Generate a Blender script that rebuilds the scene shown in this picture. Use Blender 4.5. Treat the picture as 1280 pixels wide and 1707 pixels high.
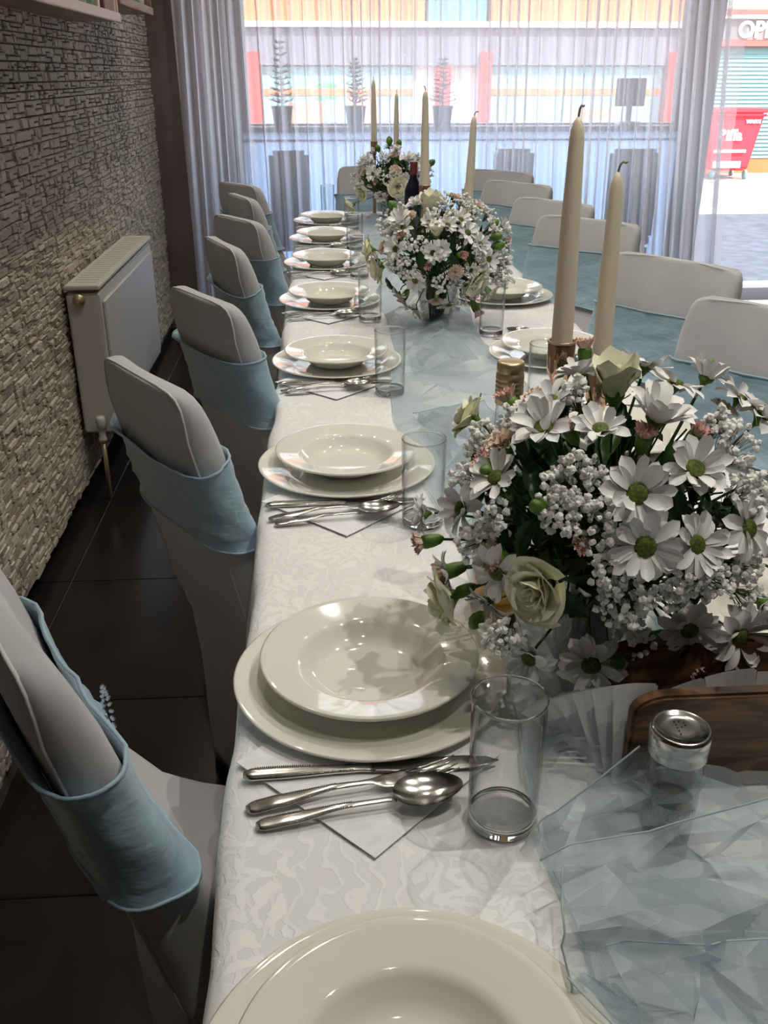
import bpy, bmesh, math, random
from mathutils import Vector, Matrix, noise
import numpy as np
PI = math.pi
for o in list(bpy.data.objects): bpy.data.objects.remove(o)
SC = bpy.context.scene
COL = SC.collection

# ------------------------------------------------------------------ camera
cd = bpy.data.cameras.new('camera'); cam = bpy.data.objects.new('camera', cd); COL.objects.link(cam)
cd.sensor_fit = 'HORIZONTAL'; cd.sensor_width = 36; cd.lens = 36*1560/1280
cd.clip_start = .02; cd.clip_end = 200
cam.location = (0, 0, 1.37); cam.rotation_euler = (math.radians(64.9), 0, math.radians(-3.75))
SC.camera = cam
# ------------------------------------------------------------------ world, sun, exposure
w = bpy.data.worlds.new('sky'); SC.world = w; w.use_nodes = True
wn = w.node_tree; bg = wn.nodes['Background']
tcw = wn.nodes.new('ShaderNodeTexCoord'); sepw = wn.nodes.new('ShaderNodeSeparateXYZ'); rw = wn.nodes.new('ShaderNodeValToRGB')
wn.links.new(tcw.outputs['Generated'], sepw.inputs[0]); wn.links.new(sepw.outputs['Z'], rw.inputs[0]); wn.links.new(rw.outputs[0], bg.inputs[0])
rw.color_ramp.elements[0].color = (1, .99, .975, 1); rw.color_ramp.elements[0].position = .0
rw.color_ramp.elements[1].color = (.78, .87, 1, 1); rw.color_ramp.elements[1].position = .7
bg.inputs[1].default_value = 3.2
sd = bpy.data.lights.new('sun', 'SUN'); sun = bpy.data.objects.new('sun', sd); COL.objects.link(sun)
sd.energy = 5.5; sd.angle = .01; sd.color = (1, .95, .86)
sun.rotation_euler = Vector((.45, -.62, .72)).to_track_quat('Z', 'Y').to_euler()
SC.view_settings.view_transform = 'Standard'; SC.view_settings.look = 'None'
SC.view_settings.gamma = 1; SC.view_settings.use_curve_mapping = False
SC.view_settings.exposure = 0.55
LAMP_W = 10.8

# ------------------------------------------------------------------ helpers
def tag(o, label=None, cat=None, group=None, kind=None):
    if label: o['label'] = label
    if cat: o['category'] = cat
    if group: o['group'] = group
    if kind: o['kind'] = kind
    return o
def thing(name, loc=(0, 0, 0), rz=0, label=None, cat=None, group=None):
    o = bpy.data.objects.new(name, None); COL.objects.link(o); o.empty_display_size = .05
    o.location = loc; o.rotation_euler = (0, 0, rz)
    return tag(o, label, cat, group)
class MB:
    def __init__(s): s.v = []; s.f = []; s.m = []
    def add(s, vs, fs, mi=0):
        n = len(s.v); s.v.extend([tuple(p) for p in vs]); s.f.extend([tuple(i+n for i in f) for f in fs]); s.m.extend([mi]*len(fs)); return s
    def box(s, c, d, mi=0, rz=0, taper=1.0):
        x, y, z = d[0]/2, d[1]/2, d[2]/2; vs = []
        for sz in (-1, 1):
            k = taper if sz > 0 else 1
            for sx, sy in ((-1, -1), (1, -1), (1, 1), (-1, 1)):
                a, b = sx*x*k, sy*y*k
                vs.append((c[0]+a*math.cos(rz)-b*math.sin(rz), c[1]+a*math.sin(rz)+b*math.cos(rz), c[2]+sz*z))
        return s.add(vs, [(3, 2, 1, 0), (4, 5, 6, 7), (0, 1, 5, 4), (1, 2, 6, 5), (2, 3, 7, 6), (3, 0, 4, 7)], mi)
    def rings(s, rs, closed=True, caps=True, mi=0):
        n = len(rs[0]); vs = [p for r in rs for p in r]; fs = []
        for i in range(len(rs)-1):
            for j in range(n if closed else n-1):
                a = i*n+j; b = i*n+(j+1) % n; fs.append((a, b, b+n, a+n))
        if caps: fs.append(tuple(range(n-1, -1, -1))); fs.append(tuple((len(rs)-1)*n+j for j in range(n)))
        return s.add(vs, fs, mi)
    def lathe(s, prof, n=48, c=(0, 0, 0), mi=0):
        rs = [[(c[0]+r*math.cos(2*PI*j/n), c[1]+r*math.sin(2*PI*j/n), c[2]+z) for j in range(n)] for r, z in prof]
        return s.rings(rs, True, False, mi)
    def tube(s, pts, r, n=6, mi=0, caps=True):
        pts = [Vector(p) for p in pts]; rs = []
        up = Vector((0, 0, 1)); last = None
        for i, p in enumerate(pts):
            t = (pts[min(i+1, len(pts)-1)]-pts[max(i-1, 0)])
            if t.length < 1e-9: t = Vector((0, 0, 1))
            t.normalize()
            a = last if last is not None else (up if abs(t.z) < .9 else Vector((1, 0, 0)))
            u = (a - t*a.dot(t))
            if u.length < 1e-6: u = t.orthogonal()
            u.normalize(); last = u; v = t.cross(u)
            rr = r[i] if isinstance(r, (list, tuple)) else r
            rs.append([tuple(p+u*rr*math.cos(2*PI*j/n)+v*rr*math.sin(2*PI*j/n)) for j in range(n)])
        return s.rings(rs, True, caps, mi)
    def grid(s, fn, nu, nv, mi=0):
        vs = [fn(i/nu, j/nv) for j in range(nv+1) for i in range(nu+1)]
        fs = [(j*(nu+1)+i, j*(nu+1)+i+1, (j+1)*(nu+1)+i+1, (j+1)*(nu+1)+i) for j in range(nv) for i in range(nu)]
        return s.add(vs, fs, mi)
    def mesh(s, name, mat, smooth=True):
        me = bpy.data.meshes.new(name); me.from_pydata(s.v, [], s.f)
        for m in (mat if isinstance(mat, (list, tuple)) else [mat]): me.materials.append(m)
        if any(s.m): me.polygons.foreach_set('material_index', s.m)
        if smooth: me.polygons.foreach_set('use_smooth', [True]*len(me.polygons))
        me.update(); return me
    def build(s, name, mat, parent=None, smooth=True, loc=None, auto=None):
        me = s.mesh(name, mat, smooth)
        if auto:
            bm = bmesh.new(); bm.from_mesh(me); bmesh.ops.recalc_face_normals(bm, faces=bm.faces)
            for e in bm.edges:
                if len(e.link_faces) == 2 and e.calc_face_angle(0) > auto: e.smooth = False
            bm.to_mesh(me); bm.free()
        return link(name, me, parent, loc)
def link(name, me, parent=None, loc=None, rot=None, scale=None):
    o = bpy.data.objects.new(name, me); COL.objects.link(o)
    if parent: o.parent = parent
    if loc is not None: o.location = loc
    if rot is not None: o.rotation_mode = 'QUATERNION'; o.rotation_quaternion = rot
    if scale is not None: o.scale = scale
    return o
def bevel(o, w=.004, seg=2):
    bm = bmesh.new(); bm.from_mesh(o.data); bmesh.ops.recalc_face_normals(bm, faces=bm.faces)
    bmesh.ops.bevel(bm, geom=[e for e in bm.edges if len(e.link_faces) == 2 and e.calc_face_angle(0) > .5], offset=w, segments=seg, affect='EDGES', clamp_overlap=True)
    bm.to_mesh(o.data); bm.free(); return o
KIDS = {}
def dup(root, loc, rz, label, group=None):
    ch = {}
    for o in bpy.data.objects:
        if o.parent: ch.setdefault(o.parent.name, []).append(o)
    def cp(o, par):
        c = o.copy(); COL.objects.link(c); c.parent = par
        for k in ch.get(o.name, []): cp(k, c)
        return c
    r = cp(root, None); r.location = loc; r.rotation_euler = (0, 0, rz); r['label'] = label
    if group: r['group'] = group
    return r
def ordinal(i): return ['first', 'second', 'third', 'fourth', 'fifth', 'sixth', 'seventh', 'eighth'][i]

# ------------------------------------------------------------------ materials
def sock(n, name):
    return n.inputs[name]
def P(name, col, rough=.5, metal=0, **k):
    m = bpy.data.materials.new(name); m.use_nodes = True; b = m.node_tree.nodes['Principled BSDF']
    b.inputs['Base Color'].default_value = (*col, 1); b.inputs['Roughness'].default_value = rough; b.inputs['Metallic'].default_value = metal
    for kk, v in k.items(): b.inputs[kk.replace('_', ' ')].default_value = v
    return m
def nt(m): return m.node_tree, m.node_tree.nodes, m.node_tree.links, m.node_tree.nodes['Principled BSDF']
def add_noise(m, c1, c2, scale, detail=3, lo=.35, hi=.65, bump=0, bdist=.002, bscale=None, coord='Object', stretch=(1, 1, 1), rough=None):
    t, N, L, b = nt(m); tc = N.new('ShaderNodeTexCoord'); mp = N.new('ShaderNodeMapping'); mp.inputs['Scale'].default_value = stretch
    L.new(tc.outputs[coord], mp.inputs[0]); nz = N.new('ShaderNodeTexNoise'); nz.inputs['Scale'].default_value = scale; nz.inputs['Detail'].default_value = detail
    L.new(mp.outputs[0], nz.inputs['Vector']); r = N.new('ShaderNodeValToRGB'); r.color_ramp.elements[0].position = lo; r.color_ramp.elements[1].position = hi
    r.color_ramp.elements[0].color = (*c1, 1); r.color_ramp.elements[1].color = (*c2, 1); L.new(nz.outputs['Fac'], r.inputs[0]); L.new(r.outputs[0], b.inputs['Base Color'])
    if bump:
        n2 = N.new('ShaderNodeTexNoise'); n2.inputs['Scale'].default_value = bscale or scale; n2.inputs['Detail'].default_value = 4; L.new(mp.outputs[0], n2.inputs['Vector'])
        bp = N.new('ShaderNodeBump'); bp.inputs['Strength'].default_value = bump; bp.inputs['Distance'].default_value = bdist; L.new(n2.outputs['Fac'], bp.inputs['Height']); L.new(bp.outputs[0], b.inputs['Normal'])
    return m
def island(m, cols, jitter=None):
    t, N, L, b = nt(m); g = N.new('ShaderNodeNewGeometry'); oi = N.new('ShaderNodeObjectInfo'); a = N.new('ShaderNodeMath'); a.operation = 'ADD'
    L.new(g.outputs['Random Per Island'], a.inputs[0]); L.new(oi.outputs['Random'], a.inputs[1]); fr = N.new('ShaderNodeMath'); fr.operation = 'FRACT'; L.new(a.outputs[0], fr.inputs[0])
    r = N.new('ShaderNodeValToRGB'); el = r.color_ramp.elements
    while len(el) < len(cols): el.new(.5)
    for i, c in enumerate(cols): el[i].position = i/(len(cols)-1); el[i].color = (*c, 1)
    L.new(fr.outputs[0], r.inputs[0]); L.new(r.outputs[0], b.inputs['Base Color']); return m

MAT = {}
MAT['china'] = P('china', (.80, .79, .71), .06, Coat_Weight=.6, Coat_Roughness=.02, Specular_IOR_Level=.6)
MAT['steel'] = add_noise(P('steel', (.6, .6, .58), .18, 1), (.50, .49, .46), (.66, .65, .62), 60)
MAT['steel_dark'] = P('steel_dark', (.30, .29, .28), .22, 1)
MAT['chair_cloth'] = add_noise(P('chair_cloth', (.6, .6, .62), .8, Sheen_Weight=.3), (.45, .452, .475), (.515, .517, .54), 5, bump=.25, bscale=14, bdist=.01)
MAT['seam'] = P('seam', (.56, .555, .56), .8)
MAT['sash'] = add_noise(P('sash', (.30, .50, .62), .55, Sheen_Weight=.3), (.27, .40, .50), (.33, .48, .58), 4, bump=.5, bscale=9, bdist=.02, stretch=(1, 1, 2.2))
MAT['black'] = P('black_rubber', (.01, .01, .01), .6)
MAT['crystal'] = P('rhinestone', (.8, .8, .82), .1, 1)
MAT['white_paint'] = P('radiator_paint', (.62, .60, .55), .35)
MAT['paper'] = add_noise(P('paper', (.82, .82, .84), .9), (.76, .77, .80), (.84, .84, .86), 90, bump=.2, bscale=600, bdist=.0005)
MAT['brown_wall'] = add_noise(P('brown_wall', (.16, .12, .11), .9), (.135, .10, .09), (.17, .13, .115), 3, bump=.2, bscale=200, bdist=.002)
MAT['plaster'] = P('plaster', (.40, .37, .34), .9)
MAT['ceiling'] = P('ceiling_paint', (.55, .53, .50), .9)
MAT['wax'] = P('wax', (.86, .82, .67), .45, Subsurface_Weight=.35, Subsurface_Scale=.02)
MAT['wick'] = P('wick', (.25, .22, .2), .9)
MAT['holder'] = P('copper_glass', (.62, .40, .27), .07, .85)
MAT['gold'] = P('gold_cap', (.62, .50, .32), .34, .75)
MAT['amber'] = P('amber_liquid', (.85, .42, .06), .05, Transmission_Weight=.85, IOR=1.36)
MAT['bottle_dark'] = P('dark_bottle_glass', (.006, .008, .02), .08, Coat_Weight=.5)
MAT['bottle_red'] = P('foil_red', (.16, .03, .03), .4)
MAT['stem'] = P('stem_green', (.035, .075, .022), .5)
MAT['leaf'] = add_noise(P('leaf_green', (.03, .08, .02), .4), (.012, .04, .012), (.035, .085, .02), 30)
MAT['calyx'] = add_noise(P('calyx_green', (.12, .25, .03), .45), (.05, .13, .015), (.16, .30, .04), 40)
MAT['petal'] = add_noise(P('petal_white', (.8, .8, .8), .55), (.82, .81, .81), (.90, .90, .90), 70, bump=.3, bscale=160, bdist=.001, stretch=(1, .12, 1))
MAT['disc'] = add_noise(P('daisy_eye', (.12, .17, .01), .7), (.035, .065, .004), (.14, .18, .015), 300, bump=.8, bscale=500, bdist=.001)
MAT['gyp'] = P('gypsophila_white', (.84, .85, .82), .7)
MAT['gyp_stem'] = P('gypsophila_stem', (.07, .09, .04), .6)
def petal_grad(name, base, tip, span=.03):
    m = P(name, base, .5); t, N, L, b = nt(m); tc = N.new('ShaderNodeTexCoord'); sp = N.new('ShaderNodeSeparateXYZ'); L.new(tc.outputs['Object'], sp.inputs[0])
    nz = N.new('ShaderNodeTexNoise'); nz.inputs['Scale'].default_value = 120; mr = N.new('ShaderNodeMapRange'); mr.inputs['From Min'].default_value = 0; mr.inputs['From Max'].default_value = span
    L.new(sp.outputs['Z'], mr.inputs[0]); ad = N.new('ShaderNodeMath'); ad.operation = 'MULTIPLY_ADD'; L.new(nz.outputs['Fac'], ad.inputs[0]); ad.inputs[1].default_value = .7; ad.inputs[2].default_value = -.35
    a2 = N.new('ShaderNodeMath'); a2.operation = 'ADD'; a2.use_clamp = True; L.new(mr.outputs[0], a2.inputs[0]); L.new(ad.outputs[0], a2.inputs[1])
    r = N.new('ShaderNodeValToRGB'); r.color_ramp.elements[0].color = (*base, 1); r.color_ramp.elements[1].color = (*tip, 1); L.new(a2.outputs[0], r.inputs[0]); L.new(r.outputs[0], b.inputs['Base Color']); return m
MAT['rose'] = petal_grad('rose_petal', (.92, .92, .60), (.96, .95, .80), .035)
MAT['carn'] = petal_grad('carnation_petal', (.88, .80, .68), (.88, .62, .53), .02)
MAT['pinkbud'] = petal_grad('pink_bud_petal', (.88, .82, .70), (.86, .44, .40), .016)

def glass_mat(name, col=(1, 1, 1), rough=0.0, ior=1.45):
    m = P(name, col, rough, Transmission_Weight=1.0, IOR=ior); return m
MAT['glass'] = glass_mat('clear_glass', (1, 1, 1))
def thin_glass(name, tint=(.93, .96, .97), edge=.9, power=4.5, k=.85):
    m = bpy.data.materials.new(name); m.use_nodes = True; N = m.node_tree.nodes; L = m.node_tree.links; N.clear()
    o = N.new('ShaderNodeOutputMaterial'); mx = N.new('ShaderNodeMixShader')
    lw = N.new('ShaderNodeLayerWeight'); lw.inputs[0].default_value = .5
    pw = N.new('ShaderNodeMath'); pw.operation = 'POWER'; pw.inputs[1].default_value = power; L.new(lw.outputs['Facing'], pw.inputs[0])
    fr = N.new('ShaderNodeMath'); fr.operation = 'MULTIPLY_ADD'; fr.inputs[1].default_value = k; fr.inputs[2].default_value = .045; fr.use_clamp = True; L.new(pw.outputs[0], fr.inputs[0])
    tr = N.new('ShaderNodeBsdfTransparent'); cm = N.new('ShaderNodeMix'); cm.data_type = 'RGBA'; L.new(pw.outputs[0], cm.inputs[0]); cm.inputs[6].default_value = (*tint, 1); cm.inputs[7].default_value = (tint[0]*edge, tint[1]*edge, tint[2]*edge, 1); L.new(cm.outputs[2], tr.inputs[0])
    gl = N.new('ShaderNodeBsdfGlossy'); gl.inputs['Roughness'].default_value = .02
    L.new(fr.outputs[0], mx.inputs[0]); L.new(tr.outputs[0], mx.inputs[1]); L.new(gl.outputs[0], mx.inputs[2]); L.new(mx.outputs[0], o.inputs[0]); return m
MAT['pane'] = thin_glass('window_pane')
MAT['thin'] = thin_glass('thin_glassware', (.975, .985, .985), .45, 3.6, .8)
def sheer(name, col, fac_face, fac_edge, transl=.5, sparkle=False, scale=1):
    m = bpy.data.materials.new(name); m.use_nodes = True; N = m.node_tree.nodes; L = m.node_tree.links; N.clear()
    o = N.new('ShaderNodeOutputMaterial'); mx = N.new('ShaderNodeMixShader'); lw = N.new('ShaderNodeLayerWeight'); lw.inputs[0].default_value = .5
    mr = N.new('ShaderNodeMapRange'); mr.inputs['To Min'].default_value = fac_face; mr.inputs['To Max'].default_value = fac_edge; L.new(lw.outputs['Facing'], mr.inputs[0])
    tr = N.new('ShaderNodeBsdfTransparent'); df = N.new('ShaderNodeBsdfDiffuse'); tl = N.new('ShaderNodeBsdfTranslucent'); m2 = N.new('ShaderNodeMixShader'); m2.inputs[0].default_value = transl
    df.inputs[0].default_value = (*col, 1); tl.inputs[0].default_value = (*col, 1); L.new(df.outputs[0], m2.inputs[1]); L.new(tl.outputs[0], m2.inputs[2])
    last = m2.outputs[0]
    if sparkle:
        gl = N.new('ShaderNodeBsdfGlossy'); gl.inputs['Roughness'].default_value = .28; gl.inputs[0].default_value = (.85, .92, .95, 1)
        m3 = N.new('ShaderNodeMixShader'); m3.inputs[0].default_value = .16
        nz = N.new('ShaderNodeTexNoise'); nz.inputs['Scale'].default_value = 900; tc = N.new('ShaderNodeTexCoord'); L.new(tc.outputs['Object'], nz.inputs[0])
        bp = N.new('ShaderNodeBump'); bp.inputs['Strength'].default_value = .6; bp.inputs['Distance'].default_value = .001; L.new(nz.outputs['Fac'], bp.inputs['Height']); L.new(bp.outputs[0], gl.inputs['Normal'])
        L.new(last, m3.inputs[1]); L.new(gl.outputs[0], m3.inputs[2]); last = m3.outputs[0]
    L.new(mr.outputs[0], mx.inputs[0]); L.new(tr.outputs[0], mx.inputs[1]); L.new(last, mx.inputs[2]); L.new(mx.outputs[0], o.inputs[0]); return m
MAT['curtain'] = sheer('sheer_voile', (.94, .91, .925), .46, .94, .80)
MAT['organza'] = sheer('organza', (.37, .47, .53), .20, .88, .35, True)
MAT['organza_hem'] = sheer('organza_hem', (.62, .74, .77), .75, .95, .3)
def emis(name, col, s):
    m = bpy.data.materials.new(name); m.use_nodes = True; N = m.node_tree.nodes; b = N['Principled BSDF']; b.inputs['Emission Color'].default_value = (*col, 1); b.inputs['Emission Strength'].default_value = s; return m
# damask table linen: woven medallions and scrolls, only a change of sheen and a faint tone
def damask():
    m = P('damask', (.78, .78, .80), .65, Sheen_Weight=.2); t, N, L, b = nt(m)
    def mt(op, a, c=None, d=None, clamp=False):
        n = N.new('ShaderNodeMath'); n.operation = op; n.use_clamp = clamp
        for i, x in enumerate((a, c, d)):
            if x is None: continue
            if isinstance(x, (int, float)): n.inputs[i].default_value = x
            else: L.new(x, n.inputs[i])
        return n.outputs[0]
    tc = N.new('ShaderNodeTexCoord'); nz = N.new('ShaderNodeTexNoise'); nz.inputs['Scale'].default_value = 22; nz.inputs['Detail'].default_value = 3
    L.new(tc.outputs['Object'], nz.inputs['Vector'])
    mxv = N.new('ShaderNodeMix'); mxv.data_type = 'VECTOR'; mxv.blend_type = 'MIX' if hasattr(mxv, 'blend_type') else 'MIX'
    vm = N.new('ShaderNodeVectorMath'); vm.operation = 'MULTIPLY_ADD'; L.new(nz.outputs['Color'], vm.inputs[0]); vm.inputs[1].default_value = (.045,)*3; L.new(tc.outputs['Object'], vm.inputs[2])
    N.remove(mxv)
    sp = N.new('ShaderNodeSeparateXYZ'); L.new(vm.outputs[0], sp.inputs[0])
    x = mt('ADD', sp.outputs['X'], mt('MULTIPLY', sp.outputs['Z'], .9)); y = sp.outputs['Y']
    per = .25
    def cell(ox, oy, pf, rad):
        cx = mt('SUBTRACT', mt('FRACT', mt('DIVIDE', mt('ADD', x, ox), per)), .5); cy = mt('SUBTRACT', mt('FRACT', mt('DIVIDE', mt('ADD', y, oy), per)), .5)
        r = mt('SQRT', mt('ADD', mt('MULTIPLY', cx, cx), mt('MULTIPLY', cy, cy))); th = mt('ARCTAN2', cy, cx)
        lob = mt('ABSOLUTE', mt('SINE', mt('ADD', mt('MULTIPLY', th, pf), mt('MULTIPLY', r, 9))))
        edge = mt('MULTIPLY', mt('SUBTRACT', mt('MULTIPLY_ADD', lob, rad*.45, rad*.6), r), 40, clamp=True)
        vein = mt('MULTIPLY', mt('ADD', mt('SINE', mt('MULTIPLY_ADD', r, 75, mt('MULTIPLY', lob, 5))), .35), 4, clamp=True)
        return mt('MULTIPLY', edge, vein)
    a = cell(0.02, .03, 4, .36); c = cell(.145, .155, 3, .26)
    wv = N.new('ShaderNodeTexWave'); wv.inputs['Scale'].default_value = 14; wv.inputs['Distortion'].default_value = 11; wv.inputs['Detail'].default_value = 1.5; wv.inputs['Detail Scale'].default_value = 2; L.new(tc.outputs['Object'], wv.inputs[0])
    sc_ = mt('MULTIPLY', mt('SUBTRACT', wv.outputs['Fac'], .80), 8, clamp=True)
    pat = mt('MAXIMUM', mt('MAXIMUM', a, c), mt('MULTIPLY', sc_, .7))
    r = N.new('ShaderNodeMix'); r.data_type = 'RGBA'; L.new(pat, r.inputs[0]); r.inputs[6].default_value = (.785, .785, .80, 1); r.inputs[7].default_value = (.86, .86, .87, 1); L.new(r.outputs[2], b.inputs['Base Color'])
    L.new(mt('MULTIPLY_ADD', pat, -.3, .75), b.inputs['Roughness'])
    bp = N.new('ShaderNodeBump'); bp.inputs['Strength'].default_value = .35; bp.inputs['Distance'].default_value = .0015; L.new(pat, bp.inputs['Height'])
    n3 = N.new('ShaderNodeTexNoise'); n3.inputs['Scale'].default_value = 9; n3.inputs['Detail'].default_value = 3; L.new(tc.outputs['Object'], n3.inputs[0])
    b2 = N.new('ShaderNodeBump'); b2.inputs['Strength'].default_value = .25; b2.inputs['Distance'].default_value = .012; L.new(n3.outputs['Fac'], b2.inputs['Height']); L.new(bp.outputs[0], b2.inputs['Normal']); L.new(b2.outputs[0], b.inputs['Normal'])
    return m
MAT['damask'] = damask()
def wood():
    m = P('acacia', (.12, .06, .03), .42); t, N, L, b = nt(m); tc = N.new('ShaderNodeTexCoord'); mp = N.new('ShaderNodeMapping'); mp.inputs['Scale'].default_value = (4, 4, 26); mp.inputs['Rotation'].default_value = (0, .12, 0)
    L.new(tc.outputs['Object'], mp.inputs[0]); wv = N.new('ShaderNodeTexNoise'); wv.inputs['Scale'].default_value = 1.6; wv.inputs['Detail'].default_value = 7; wv.inputs['Distortion'].default_value = 1.6; L.new(mp.outputs[0], wv.inputs['Vector'])
    r = N.new('ShaderNodeValToRGB'); e = r.color_ramp.elements; e[0].position = .36; e[0].color = (.035, .016, .008, 1); e[1].position = .62; e[1].color = (.24, .125, .055, 1); n = e.new(.5); n.color = (.13, .062, .027, 1)
    L.new(wv.outputs['Fac'], r.inputs[0]); L.new(r.outputs[0], b.inputs['Base Color']); return m
MAT['wood'] = wood()
MAT['shelf_wood'] = add_noise(P('shelf_wood', (.25, .14, .09), .5), (.16, .085, .055), (.30, .18, .12), 6, stretch=(8, 1, 8))
MAT['shelf_white'] = P('shelf_edge', (.62, .52, .48), .5)
MAT['stone'] = island(P('stone_grey', (.3, .28, .24), .85), [(.38, .33, .27), (.52, .46, .38), (.45, .395, .33), (.58, .52, .44), (.48, .42, .36)])
t_, N_, L_, b_ = nt(MAT['stone']); _tc = N_.new('ShaderNodeTexCoord'); _n = N_.new('ShaderNodeTexNoise'); _n.inputs['Scale'].default_value = 90; _n.inputs['Detail'].default_value = 5
_g = N_.new('ShaderNodeNewGeometry'); L_.new(_g.outputs['Position'], _n.inputs['Vector']); _b = N_.new('ShaderNodeBump'); _b.inputs['Strength'].default_value = .8; _b.inputs['Distance'].default_value = .006; L_.new(_n.outputs['Fac'], _b.inputs['Height']); L_.new(_b.outputs[0], b_.inputs['Normal'])
MAT['stone_back'] = P('stone_backing', (.10, .085, .07), .95)
MAT['tile'] = add_noise(P('floor_tile', (.012, .011, .011), .22), (.010, .009, .009), (.018, .015, .014), 5, bump=.08, bscale=40, bdist=.002)
MAT['grout'] = P('grout', (.10, .095, .09), .9)
MAT['asphalt'] = add_noise(P('asphalt', (.20, .23, .28), .8), (.045, .054, .07), (.08, .09, .115), 6, detail=8)
MAT['paving'] = add_noise(P('paving', (.55, .47, .42), .9), (.30, .25, .22), (.38, .33, .30), 3)
MAT['kerb'] = P('kerb', (.85, .85, .85), .8)
for n_, c_ in dict(orange=(.72, .27, .12), white=(.88, .88, .86), mauve=(.24, .225, .27), red=(.80, .10, .08), teal=(.20, .36, .37), windowteal=(.34, .52, .54), peach=(.72, .40, .30), signgrey=(.20, .19, .19), brick=(.70, .15, .05), binred=(.66, .03, .05), dark=(.05, .05, .055), skyblue=(.45, .62, .8), green=(.2, .45, .25), purple=(.5, .45, .6)).items():
    MAT[n_] = P('paint_'+n_, c_, .6)
MAT['frost'] = sheer('frosted_film', (.58, .74, .94), .93, .98, .85)
MAT['frame'] = P('window_frame_paint', (.30, .31, .34), .5)
MAT['dark_fabric'] = P('dark_upholstery', (.10, .09, .10), .8)
MAT['spruce'] = P('spruce_green', (.03, .06, .04), .8)
MAT['pot'] = P('grey_pot', (.13, .13, .15), .7)
# ------------------------------------------------------------------ large structure
RX = 3.6; FY = 6.4; BY = -2.6; CZ = 2.75
fl = tag(MB().box(((RX-1.2)/2, (FY+BY)/2, -.03), (RX+1.3, FY-BY+.2, .05)).build('floor', MAT['grout'], smooth=False), kind='structure')
tm = MB().box((0, 0, 0), (.5965, .5965, .006)).mesh('tile', MAT['tile'], False)
bmx = bmesh.new(); bmx.from_mesh(tm); bmesh.ops.bevel(bmx, geom=[e for e in bmx.edges if all(v.co.z > 0 for v in e.verts)], offset=.0012, segments=1, affect='EDGES'); bmx.to_mesh(tm); bmx.free()
for i in range(-1, 8):
    for j in range(-5, 11):
        x = -.77+.3+.6*(i); y = 1.295+.3+.6*(j)-.6*1
        if x > RX+.2 or y < BY or y+.3 > FY+.25: continue
        link('tile', tm, fl, (x, y, -.0035))
def wallbox(name, c, d, mat): return tag(MB().box(c, d).build(name, MAT[mat], smooth=False), kind='structure')
wallbox('ceiling', ((RX-1.2)/2, (FY+BY)/2, CZ+.05), (RX+1.6, FY-BY+.6, .1), 'ceiling')
wallbox('wall_right', (RX+.05, (FY+BY)/2, CZ/2), (.1, FY-BY, CZ), 'plaster')
wallbox('wall_back', ((RX-1.2)/2, BY-.05, CZ/2), (RX+1.4, .1, CZ), 'plaster')
# left wall: stone-clad, with a chimney breast standing forward near the camera
wl = tag(MB().box((-1.0, 1.6, CZ/2), (.2, 8.6, CZ)).box((-.80, -.36, CZ/2), (.22, 4.4, CZ)).build('wall_left', MAT['stone_back'], smooth=False), kind='structure')
rnd = random.Random(5)
smesh = []
for k in range(8):
    j = [rnd.uniform(-.06, .06) for _ in range(8)]; b = MB()
    t = .84
    v = [(0, -.5, -.5), (0, .5, -.5), (0, .5, .5), (0, -.5, .5)]
    v += [(1+j[0]*3, -.5*t+j[1]*.3, -.5*.72), (1+j[2]*3, .5*t+j[3]*.3, -.5*.72), (1+j[4]*3, .5*t+j[5]*.3, .5*.72), (1+j[6]*3, -.5*t+j[7]*.3, .5*.72)]
    b.add(v, [(4, 5, 6, 7), (0, 1, 5, 4), (1, 2, 6, 5), (2, 3, 7, 6), (3, 0, 4, 7)])
    smesh.append((b, b.mesh('stone', MAT['stone'], False)))
stones = []
def clad(y0, y1, xf, z1):
    z = .05
    while z < z1:
        H = rnd.choice([.024, .032, .044]); y = y0-rnd.uniform(0, .05)
        while y < y1:
            l = rnd.choice([.022, .035, .05, .065, .09])*rnd.uniform(.8, 1.2)
            if y+l > y0:
                a, b = max(y, y0), min(y+l, y1); n = rnd.choice([2, 2, 3]) if H > .035 else rnd.choice([1, 2, 2]); cuts = [0]+sorted(rnd.uniform(.25, .75) if n == 2 else (q+1)/n+rnd.uniform(-.08, .08) for q in range(n-1))+[1]
                for c0, c1 in zip(cuts, cuts[1:]): stones.append((xf((a+b)/2), (a+b)/2, z+H*(c0+c1)/2, rnd.uniform(.004, .013), (b-a)-.0018, H*(c1-c0)-.0018, rnd.randrange(8)))
            y += l
        z += H
clad(1.86, 5.66, lambda y: -.862-.0135*(y-2.56)+.012, CZ)
clad(.55, 1.84, lambda y: -.690, 1.5)
near = sorted([s for s in stones if s[1] > 1.9 and .62 < s[2] < 1.40 and s[4] > .03], key=lambda s: s[1])[:300]; ns = set(map(id, near))
for s in near: link('stone', smesh[s[6]][1], wl, s[:3], None, (s[3], s[4], s[5]))
mb = MB()
for s in stones:
    if id(s) in ns: continue
    b = smesh[s[6]][0]; mb.add([(s[0]+x*s[3], s[1]+y*s[4], s[2]+z*s[5]) for x, y, z in b.v], b.f)
# stones on the side of the breast that turns back to the wall
z = .05
while z < 1.5:
    h = rnd.choice([.02, .025, .03]); x = -.86
    while x < -.69:
        l = rnd.uniform(.03, .08); l = min(l, -.685-x); mb.box((x+l/2, 1.845, z+h/2), (l-.003, .02, h-.003)); x += l
    z += h
tag(mb.build('stone_cladding', MAT['stone'], wl, False), kind='stuff')
tag(MB().box((-.86, 5.67, CZ/2), (.035, .012, CZ)).build('trim_1', MAT['plaster'], smooth=False), kind='structure')
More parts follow.
